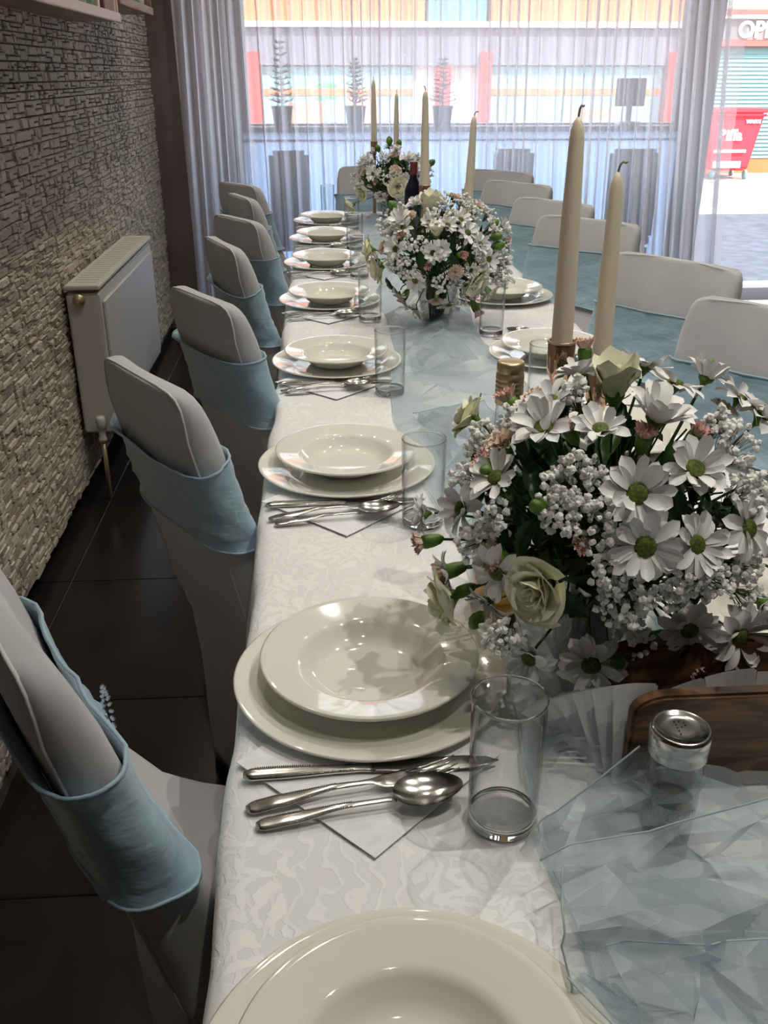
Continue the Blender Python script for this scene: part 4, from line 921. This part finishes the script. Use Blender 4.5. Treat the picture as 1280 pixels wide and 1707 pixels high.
def make_chair(seed, front=True, W=.188, lean=.22, square=True, zsash=(.700, .862)):
    global SEC
    SEC = make_sec(W, lean, square)
    t = thing('banquet_chair', (0, 0, 0)); mb = MB(); zs = [s[0] for s in SEC]; full = []
    for a, b in zip(zs, zs[1:]):
        n = max(1, int((b-a)/.03)); full += [a+(b-a)*k/n for k in range(n)]
    full.append(zs[-1]); rs = [ring(z, 0, seed, .0028 if z > .1 else 0) for z in full]
    mb.rings(rs, True, False); n = len(rs); last = len(mb.v)-NR; c = Vector((0, 0, 0))
    top = [Vector(p) for p in rs[-1]]; cen = sum(top, Vector())/NR
    inner = [tuple(cen.lerp(p, .5)+Vector((0, 0, .0035))) for p in top]; k = len(mb.v); mb.v += inner+[tuple(cen+Vector((0, 0, .004)))]
    for j in range(NR):
        j2 = (j+1) % NR; mb.f += [(last+j, last+j2, k+j2, k+j), (k+j, k+j2, k+NR)]; mb.m += [0, 0]
    mb.build('cover', MAT['chair_cloth'], t)
    # seam along the rear edge and over the top
    jr = 1; jl = NR-14
    right = [rs[i][1] for i in range(n) if full[i] > .47]; jl = min(range(NR), key=lambda j: abs(rs[-6][j][0]+rs[-6][1][0])+abs(rs[-6][j][1]-rs[-6][1][1]))
    left = [rs[i][jl] for i in range(n) if full[i] > .47]
    pts = [Vector(p) for p in right]+[Vector(right[-1]).lerp(Vector(left[-1]), q/6)+Vector((0, 0, .002)) for q in range(1, 6)]+[Vector(p) for p in reversed(left)]
    cc = Vector((0, .01, 0)); pts = [p+(Vector((p.x, p.y-.02, 0)).normalized()*.0006) for p in pts]
    MB().tube(pts, .0021, 6).build('seam', MAT['seam'], t)
    for sx in (-1, 1):
        for y in (.14, .475): MB().lathe([(0, 0), (.016, 0), (.016, .018), (.012, .03), (0, .03)], 12, (sx*(W-.005), y, 0)).build('foot', MAT['black'], t)
    # stretch sash band
    rr = random.Random(seed); ns = 16; outr, inr = [], []
    zl, zh = zsash[0]+rr.uniform(-.01, .01), zsash[1]+rr.uniform(-.008, .008); tilt = rr.uniform(.01, .03)
    for s in range(ns+1):
        v = s/ns; ro = []; ri = []
        base = ring(.7)
        for j in range(NR):
            bx, by, _ = base[j]; rear_ = by < sec(.7)[1]+.025; rb = 1-min(1, max(0, (by-sec(.7)[1]-.004)/(sec(.7)[2]-sec(.7)[1]-.008)))
            z = zl+(zh-zl)*v + (tilt*.2-tilt*1.1*rb)*v*(.6+.4*math.cos(bx*9)) + .010*noise.noise((bx*9, by*9, seed+v))*(1 if 0 < s < ns else .6)
            px, py, _ = ring(z, 0, seed)[j]
            g = .0055+.006*abs(noise.noise((bx*14+seed, by*16, v*5)))+.006*max(0, noise.noise((bx*5, v*9+bx*22, seed*2.)))
            if v > .85: g += .010*(v-.85)/.15*(.4+rb)*(.6+.4*noise.noise((bx*7, seed, 1)))
            if v < .12: g += .003*(.12-v)/.12
            if v in (0, 1): g += .0012
            ym = sum(sec(z)[1:])/2; dx, dy = px, (py-ym)*3; l = math.hypot(dx, dy)+1e-6; nx_, ny_ = (0, -1) if abs(px) < W-.02 and rear_ else ((0, 1) if abs(px) < W-.02 else (dx/l, dy/l))
            ro.append((px+nx_*g, py+ny_*g, z)); ri.append((px+nx_*(g-.0028), py+ny_*(g-.0028), z))
        outr.append(ro); inr.append(ri)
    mb = MB(); mb.rings(outr+list(reversed(inr))+[outr[0]], True, False)
    s_ = mb.build('sash', MAT['sash'], t)
    for R_ in (outr[0], outr[-1]): MB().tube(list(R_)+[R_[0]], .0021, 6, caps=False).build('hem', MAT['sash'], s_)
    # gathered fold where the sash is pinched on the face away from the wall, with a rhinestone ring
    b = MB()
    x0 = -.06
    b = MB()
    for k in range(26):
        a = 2*PI*k/26
        for q in (0, 1): 
            c = (x0+(.013+q*.005)*math.cos(a), sec(.73)[2]+.013, .735+(.036+q*.005)*math.sin(a)); r = .0024
            b.rings([[(c[0]+r*kk*math.cos(th), c[1]+h, c[2]+r*kk*math.sin(th)) for th in (0, 1.05, 2.1, 3.14, 4.19, 5.24)] for kk, h in ((.6, -.002), (1, 0), (.5, .002))])
    b_2 = b.build('buckle', MAT['crystal'], s_, smooth=False)
    if not front:
        for nm_ in (b_2,): bpy.data.objects.remove(nm_)
    return t
protos = [make_chair(3, True, .164, .225, False, (.700, .848)), make_chair(17, True, .166, .225, False, (.695, .845)), make_chair(5, False, .194, zsash=(.665, .822)), make_chair(9, False, .194)]; usedc = set()
def chair(k, x, y, rz, label):
    g = 'white covered banquet chairs with blue sashes along the table'
    p = protos[k]
    if p.name in usedc: r = dup(p, (x, y, 0), rz, label, g)
    else: r = p; r.location = (x, y, 0); r.rotation_euler = (0, 0, rz); tag(r, label, group=g); usedc.add(p.name)
    r['category'] = 'chair'
D = math.radians
# rz turns the local forward axis (+y) towards the table
LC = [(-.298, .745, -60, 'nearest'), (-.275, 1.425, -57, 'second'), (-.246, 1.985, -58, 'third'), (-.266, 2.665, -68, 'fourth'), (-.262, 3.140, -57, 'fifth'), (-.292, 3.735, -67, 'sixth'), (-.335, 4.17, -53, 'seventh')]
for i, (x, y, a, nm) in enumerate(LC):
    chair(i % 2, x, y, D(a), 'covered chair with blue sash, %s from the camera on the left side' % nm)
RC = [(.870, 1.775, 0), (.877, 2.307, -54), (.850, 3.024, -48), (.850, 3.499, -55), (.842, 4.121, -53.6), (.862, 4.654, -46)]
RC[0] = (.895, 1.770, -52)
for i, (x, y, a) in enumerate(RC):
    chair(2 if i < 2 else 3, x, y, D(a+180), 'covered chair with blue sash, %s from the camera on the right side' % ordinal(i))
chair(2, .283, 4.925, D(180-4), 'covered chair with blue sash at the far head of the table behind the farthest bouquet')
# ------------------------------------------------------------------ flowers
def to_q(n, spin=0):
    return Vector(n).to_track_quat('Z', 'Y') @ Matrix.Rotation(spin, 4, 'Z').to_quaternion()
def petal_patch(L, W, curl, cup, tipw=.5, nu=4, nv=7, notch=.0, base=.25, thick=False):
    """petal growing along +Y from the origin, +Z its inner face"""
    mb = MB()
    def f(u, v):
        s = (u-.5)*2; wd = W*(base+(1-base)*math.sin(min(1, v*1.15)**.8*PI/2))*math.sqrt(max(0, 1-max(0, (v-tipw)/(1-tipw))**2.4)) if v > tipw else W*(base+(1-base)*math.sin(min(1, v*1.15)**.8*PI/2))
        a = curl*v; y = L*v if abs(curl) < 1e-3 else L*math.sin(a)/curl; z = 0 if abs(curl) < 1e-3 else L*(1-math.cos(a))/curl
        return (s*wd*.5, y-notch*L*(abs(s) < .3)*v**8, z+cup*wd*s*s+ .04*L*math.sin(s*7)*(v**2)*.25)
    mb.grid(f, nu, nv); return mb
# chrysanthemum
rf = random.Random(77)
daisy_petals = [petal_patch(.027, .0132+rf.uniform(-.001, .001), c, .20, .6, base=.4).mesh('petal', MAT['petal']) for c in (-.5, .15, .5, -.9)]
def eye_mb(sc_=1):
    mb = MB().lathe([(0, .0052), (.004, .0050), (.0078, .0036), (.0098, .0010), (.0095, -.001)], 16); 
    return mb.lathe([(.0094, -.001), (.0088, -.004), (.005, -.0075), (.0022, -.012), (0, -.013)], 10, mi=1)
eye_me = eye_mb().mesh('chrysanthemum', [MAT['disc'], MAT['calyx']])
def mat_of(q, t): return Matrix.Translation(t) @ q.to_matrix().to_4x4()
def merge(mb, src, M, mi=0):
    mb.add([tuple(M @ Vector(p)) for p in src.v], src.f, mi); return mb
def petal_xforms(r, n1, n2, openness, seed):
    R = random.Random(seed); out = []
    for layer, (n, rad, tilt) in enumerate(((n1, .0078, openness), (n2, .0070, openness+.28))):
        if n == 0: continue
        for k in range(n):
            a = 2*PI*(k+.5*layer)/n+R.uniform(-.12, .12); tl = tilt+R.uniform(-.22, .22)
            M = Matrix.Rotation(a, 4, 'Z') @ Matrix.Translation((0, rad, -.0012+layer*.0012)) @ Matrix.Rotation(tl, 4, 'X') @ Matrix.Rotation(R.uniform(-.25, .25), 4, 'Y') @ Matrix.Diagonal((R.uniform(.9, 1.15), R.uniform(.85, 1.12), 1, 1))
            out.append((M, R.randrange(4)))
    return out
pm_mb = [petal_patch(.027, .0132, c, .2, .6, nu=2, nv=5, base=.4) for c in (-.5, .15, .5, -.9)]
daisy_joined = []
for s in range(5):
    mb = MB()
    for M, k in petal_xforms(1, 11, 8, .12+.14*s, s): merge(mb, pm_mb[k], M)
    daisy_joined.append(mb.mesh('petals', MAT['petal']))
eye_lo = eye_me
# rose: cone of wrapped inner petals (part) and outer petals (sub-parts)
def wrap_petal(rad0, rad1, h, ang, span, flare, seed, tip=.0):
    mb = MB()
    def f(u, v):
        s = (u-.5)*2; a = ang+s*span*.5*(.55+.45*math.sin(min(1, v*1.4)*PI/2)); r = rad0+(rad1-rad0)*v**.75+flare*max(0, v-.7)**1.5*3+.0012*noise.noise((s*3+seed, v*3, seed))
        top = 1-.42*abs(s)**2.6
        z = h*v*(v*top+(1-v)*1.0)+tip*max(0, 1-abs(s)*3)*v**5-flare*max(0, v-.85)*3+.0012*noise.noise((s*4, v*4, seed+5))*v
        return (r*math.cos(a), r*math.sin(a), z)
    mb.grid(f, 10, 8); return mb
def rose_core(bud=False):
    mb = MB(); R = random.Random(4)
    for k in range(11):
        q = k/10; mb2 = wrap_petal(.001+.007*q, .0035+.0115*q, .033-.001*k*.3, k*2.4, 2.6-.6*q, .008*q, k); mb.add(mb2.v, mb2.f)
    n = len(mb.f); mb.lathe([(0, -.014), (.003, -.013), (.006, -.006), (.009, .0), (.010, .004), (0, .004)], 12, mi=1)
    for k in range(5):
        a = k*PI*2/5; c = MB(); pp = petal_patch(.022, .006, 1.2, .2, .3, 2, 5); merge(mb, pp, Matrix.Rotation(a, 4, 'Z') @ Matrix.Translation((0, .006, -.002)) @ Matrix.Rotation(.3, 4, 'X'), 1)
    return mb
core = rose_core(); core_me = core.mesh('rose', [MAT['rose'], MAT['calyx']])
outer_open = [wrap_petal(.006, .0165+.0024*k, .034-.0019*k, 0, 2.3, .0025+.0005*k, k+40, .002) for k in range(10)]
outer_bud = [wrap_petal(.006, .0165+.001*k, .044-.0015*k, 0, 2.5, .0015+.0004*k, k+60, .005) for k in range(7)]
oo_me = [m.mesh('petal', MAT['rose']) for m in outer_open]; ob_me = [m.mesh('petal', MAT['rose']) for m in outer_bud]
def joined_rose(outer):
    mb = MB(); mb.add(core.v, core.f); mb.m = list(core.m)
    for k, m in enumerate(outer): merge(mb, m, Matrix.Rotation(k*2.4, 4, 'Z'))
    return mb.mesh('rose', [MAT['rose'], MAT['calyx']])
jr_open, jr_bud = joined_rose(outer_open), joined_rose(outer_bud)
# carnation bloom and buds
def calyx_mb(l=.026, r=.0075): return MB().lathe([(0, -l), (.0025, -l+.001), (r*.75, -l*.78), (r, -l*.45), (r*1.05, -l*.15), (r*.98, 0), (r*.8, .001)], 14)
def frill(n, L, W, tilt, seed, r0=.004):
    mb = MB(); R = random.Random(seed)
    for k in range(n):
        a = k*2.4; tl = PI/2-tilt*math.sqrt(k/n)-R.uniform(0, .2); l = L*(.75+.35*k/n)
        pp = MB()
        ph = R.uniform(0, 6)
        pp.grid(lambda u, v: ((u-.5)*W*(.35+.75*v), l*v+.0018*math.sin(u*19+ph)*v*v, .0022*math.sin(u*14+ph)*v*v-.0*v), 8, 4)
        merge(mb, pp, Matrix.Rotation(a, 4, 'Z') @ Matrix.Translation((0, r0*math.sqrt(k/n), 0)) @ Matrix.Rotation(tl, 4, 'X'))
    return mb
bl = frill(26, .017, .018, 1.25, 3, .006); bloom_me = bl.mesh('bloom', MAT['carn'])
cal_me = calyx_mb().mesh('carnation', MAT['calyx']); calb_me = calyx_mb(.026, .0080).mesh('carnation_bud', MAT['calyx'])
bt = frill(12, .014, .012, .42, 5, .005); budtop_me = bt.mesh('petal_tip', MAT['pinkbud'])
gb_me = MB().lathe([(0, -.012), (.004, -.010), (.0085, -.002), (.0088, .004), (.006, .010), (.002, .0135), (0, .0138)], 12).mesh('green_bud', MAT['calyx'])
# leaves
def leaf_mb(L=.06, W=.026):
    mb = MB()
    def f(u, v):
        s = (u-.5)*2; wd = W*math.sin(PI*min(1, v**.8))**.8*(1+.10*math.sin(v*40)*abs(s))
        return (s*wd*.5, L*v, .18*wd*s*s*2-.012*v*v+.001*math.sin(v*20))
    return mb.grid(f, 6, 12)
leaf_me = leaf_mb().mesh('leaf', MAT['leaf']); leaf2_me = leaf_mb(.075, .018).mesh('leaf', MAT['leaf'])
# gypsophila florets
flo = []
for s in range(5):
    R = random.Random(s+30); mb = MB(); bm = bmesh.new(); bmesh.ops.create_icosphere(bm, subdivisions=2 if s < 4 else 1, radius=.0036)
    vs = [tuple(v.co*R.uniform(.72, 1.22)) for v in bm.verts]; mb.add(vs, [tuple(v.index for v in f.verts) for f in bm.faces]); bm.free(); flo.append(mb)
def gyps(center, n, rad, seed, count, fs=1.0, stem_from=None, name='gypsophila', parent=None):
    R = random.Random(seed); mb = MB(); st = MB(); n = Vector(n); base = Vector(center)-n*rad*1.5
    for k in range(count):
        d = Vector((R.gauss(0, 1), R.gauss(0, 1), R.gauss(0, 1))); d = d/(d.length+1e-6)*R.uniform(.3, 1)**.6
        d = d - n*min(0, d.dot(n))*.6
        p = Vector(center)+Vector((d.x, d.y, d.z))*rad - n*rad*.25
        sc_ = fs*R.uniform(.7, 1.25); q = Matrix.Rotation(R.uniform(0, 6), 4, (R.random(), R.random(), R.random()+.1))
        merge(mb, flo[R.randrange(4) if fs == 1 else 4], Matrix.Translation(p) @ q @ Matrix.Diagonal((sc_, sc_, sc_, 1)))
        m = base.lerp(p, .55)+Vector((R.uniform(-1, 1), R.uniform(-1, 1), R.uniform(-1, 1)))*rad*.15
        st.tube([base, m, p], .00035*fs, 3, caps=False)
    o = mb.build(name, MAT['gyp'], parent, False); tag(o, kind='stuff'); s_ = st.build('stems', MAT['gyp_stem'], o); tag(s_, kind='stuff'); return o

def arrangement(tab, c, label, vlabel, detail, seed):
    rf = random.Random(seed); root = thing('flower_arrangement', (c[0], c[1], CT), 0, label, 'bouquet', 'white flower bouquets along the table')
    zc = c[2]-CT; bx = Vector((0, 0, .03)); hid = [0]
    def put(name, me, p, q, s, par=root): return link(name, me, par, p, q, (s, s, s))
    def stem(p, n, r=.0016):
        p = Vector(p)-Vector(n)*.012; neck = Vector((rf.uniform(-.03, .03), rf.uniform(-.03, .03), .115)); b = Vector((rf.uniform(-.02, .02), rf.uniform(-.02, .02), .012))
        m = neck.lerp(p, .5)-Vector(n)*.01+Vector((0, 0, .012))
        pts = [b, neck, m, p-Vector(n)*.01, p]; MB().tube(pts, r, 5 if detail == 2 else 4, caps=False).build('stem', MAT['stem'], root)
    for kind, x, y, z, nx, ny, nz, s in tab:
        p = Vector((x, y, z+zc)); n = Vector((nx, ny, nz)); n = (n+Vector((rf.uniform(-.2, .2), rf.uniform(-.2, .2), rf.uniform(-.05, .25)))).normalized()
        q = to_q(n, rf.uniform(0, 6)); hid[0] += 1
        if kind == 'daisy':
            sc_ = s/.0320; e = put('chrysanthemum', eye_me, p, q, sc_); op = rf.choice([.05, .2, .35, .5, .75] if abs(n.z) > .45 else [.0, .12, .25, .4]) if n.z > -.1 else rf.uniform(.1, .5)
            if detail == 2:
                for M, k in petal_xforms(1, rf.choice([11, 12, 13]), rf.choice([4, 7, 9]), op, hid[0]):
                    o = bpy.data.objects.new('petal', daisy_petals[k]); COL.objects.link(o); o.parent = e; o.matrix_basis = M
            else: link('petals', daisy_joined[rf.randrange(5)], e)
        elif kind in ('rose', 'rosebud'):
            op = kind == 'rose'; sc_ = s/(.032 if op else .026)
            if not op: p = p-Vector(n)*.012*sc_; q = to_q((n+Vector((0, 0, .9))).normalized())
            if detail == 2:
                e = put('rose', core_me, p-n*.012*sc_, q, sc_)
                for k, m in enumerate(oo_me if op else ob_me): 
                    o = link('petal', m, e); o.rotation_euler = (0, 0, k*2.4)
            else: put('rose', jr_open if op else jr_bud, p-n*.012*sc_, q, sc_)
        elif kind == 'carnation':
            sc_ = s/.0165; e = put('carnation', cal_me, p-n*.008*sc_, q, sc_*.9); link('bloom', bloom_me, e)
        elif kind == 'bud':
            sc_ = s/.0125; e = put('carnation_bud', calb_me, p-n*.004, q, sc_*.9); link('petal_tip', budtop_me, e, (0, 0, -.002))
        elif kind == 'gbud': put('green_bud', gb_me, p, q, s/.0095)
        elif kind == 'leaf':
            d = Vector((n.x, n.y, n.z*.6-.55)).normalized(); r = to_q(n, 0); yy = r @ Vector((0, 1, 0))
            side = d-n*d.dot(n); 
            if side.length > .05:
                ang = math.atan2((yy.cross(side)).dot(n), yy.dot(side)); r = Matrix.Rotation(ang+rf.uniform(-.5, .5), 4, n).to_quaternion() @ r
            L = s*2.0/.06*.8; put('leaf', leaf_me, p-n*.020-(r @ Vector((0, 1, 0)))*.03*L*.8, r, L)
        elif kind == 'gyp':
            gyps(p, n, s, hid[0]+seed, int((s/.0024)**2*.42)+10 if detail == 2 else int((s/.0030)**2*.38)+8, 1.0 if detail == 2 else 1.15, parent=root)
        if kind not in ('gyp', 'leaf'): stem(p, n, .0016 if kind != 'gbud' else .001)
    if detail == 1:      # fuller dome for the two farther bouquets, all round
        for k in range(34):
            d = Vector((rf.gauss(0, 1), rf.gauss(0, 1), rf.gauss(0, .7)+.35)).normalized(); p = Vector((d.x*.168, d.y*.168, zc+d.z*.138)); hid[0] += 1
            if k % 2: gyps(p, d, .026, hid[0]+seed, 34, 1.15, parent=root)
            else:
                e = put('chrysanthemum', eye_me, p, to_q(d, rf.uniform(0, 6)), rf.uniform(.72, .9)); link('petals', daisy_joined[rf.randrange(5)], e); stem(p, d)
    # green filling inside the dome
    for k in range(190 if detail == 2 else 90):
        d = Vector((rf.gauss(0, 1), rf.gauss(0, 1), rf.gauss(0, 1)*.8+.15)).normalized(); r = rf.uniform(.35, .80); p = Vector((d.x*.165*r, d.y*.165*r, zc+d.z*.125*r))
        L = rf.uniform(.7, 1.2)
        up = (d+Vector((rf.uniform(-.7, .7), rf.uniform(-.7, .7), rf.uniform(-.7, .7)))).normalized()
        put('leaf', rf.choice([leaf_me, leaf2_me]), p, to_q(up, rf.uniform(0, 6)), L)
    for k in range(70 if detail == 2 else 30):
        d = Vector((rf.gauss(0, 1), rf.gauss(0, 1), rf.gauss(0, 1)*.8+.3)).normalized(); p = Vector((d.x*.15, d.y*.15, zc+d.z*.115)); stem(p, d, .0012)
    v = thing('glass_vase', (c[0], c[1], CT), 0, vlabel, 'vase', 'clear glass vases of the bouquets')
    MB().lathe([(0, 0), (.036, 0), (.039, .003), (.062, .128), (.0605, .1285), (.0375, .010), (0, .008)], 40).build('bowl', MAT['thin'], v)
    MB().lathe([(0, .0085), (.0375, .0105), (.046, .055), (0, .055)], 32).build('water', MAT['thin'], v)
    return root
arrangement(NEAR, (.30, .91, .945), 'nearest large bouquet of white daisies, cream roses, pink carnation buds and gypsophila', 'clear glass vase under the nearest bouquet', 2, 1)
arrangement(MID, (.31, 2.53, .945), 'middle bouquet of white daisies and cream roses behind the gold bottle cap', 'clear glass vase under the middle bouquet', 1, 2)
arrangement(FAR, (.33, 4.45, .94), 'farthest bouquet, at the head of the table in front of the curtain', 'clear glass vase under the farthest bouquet', 1, 3)
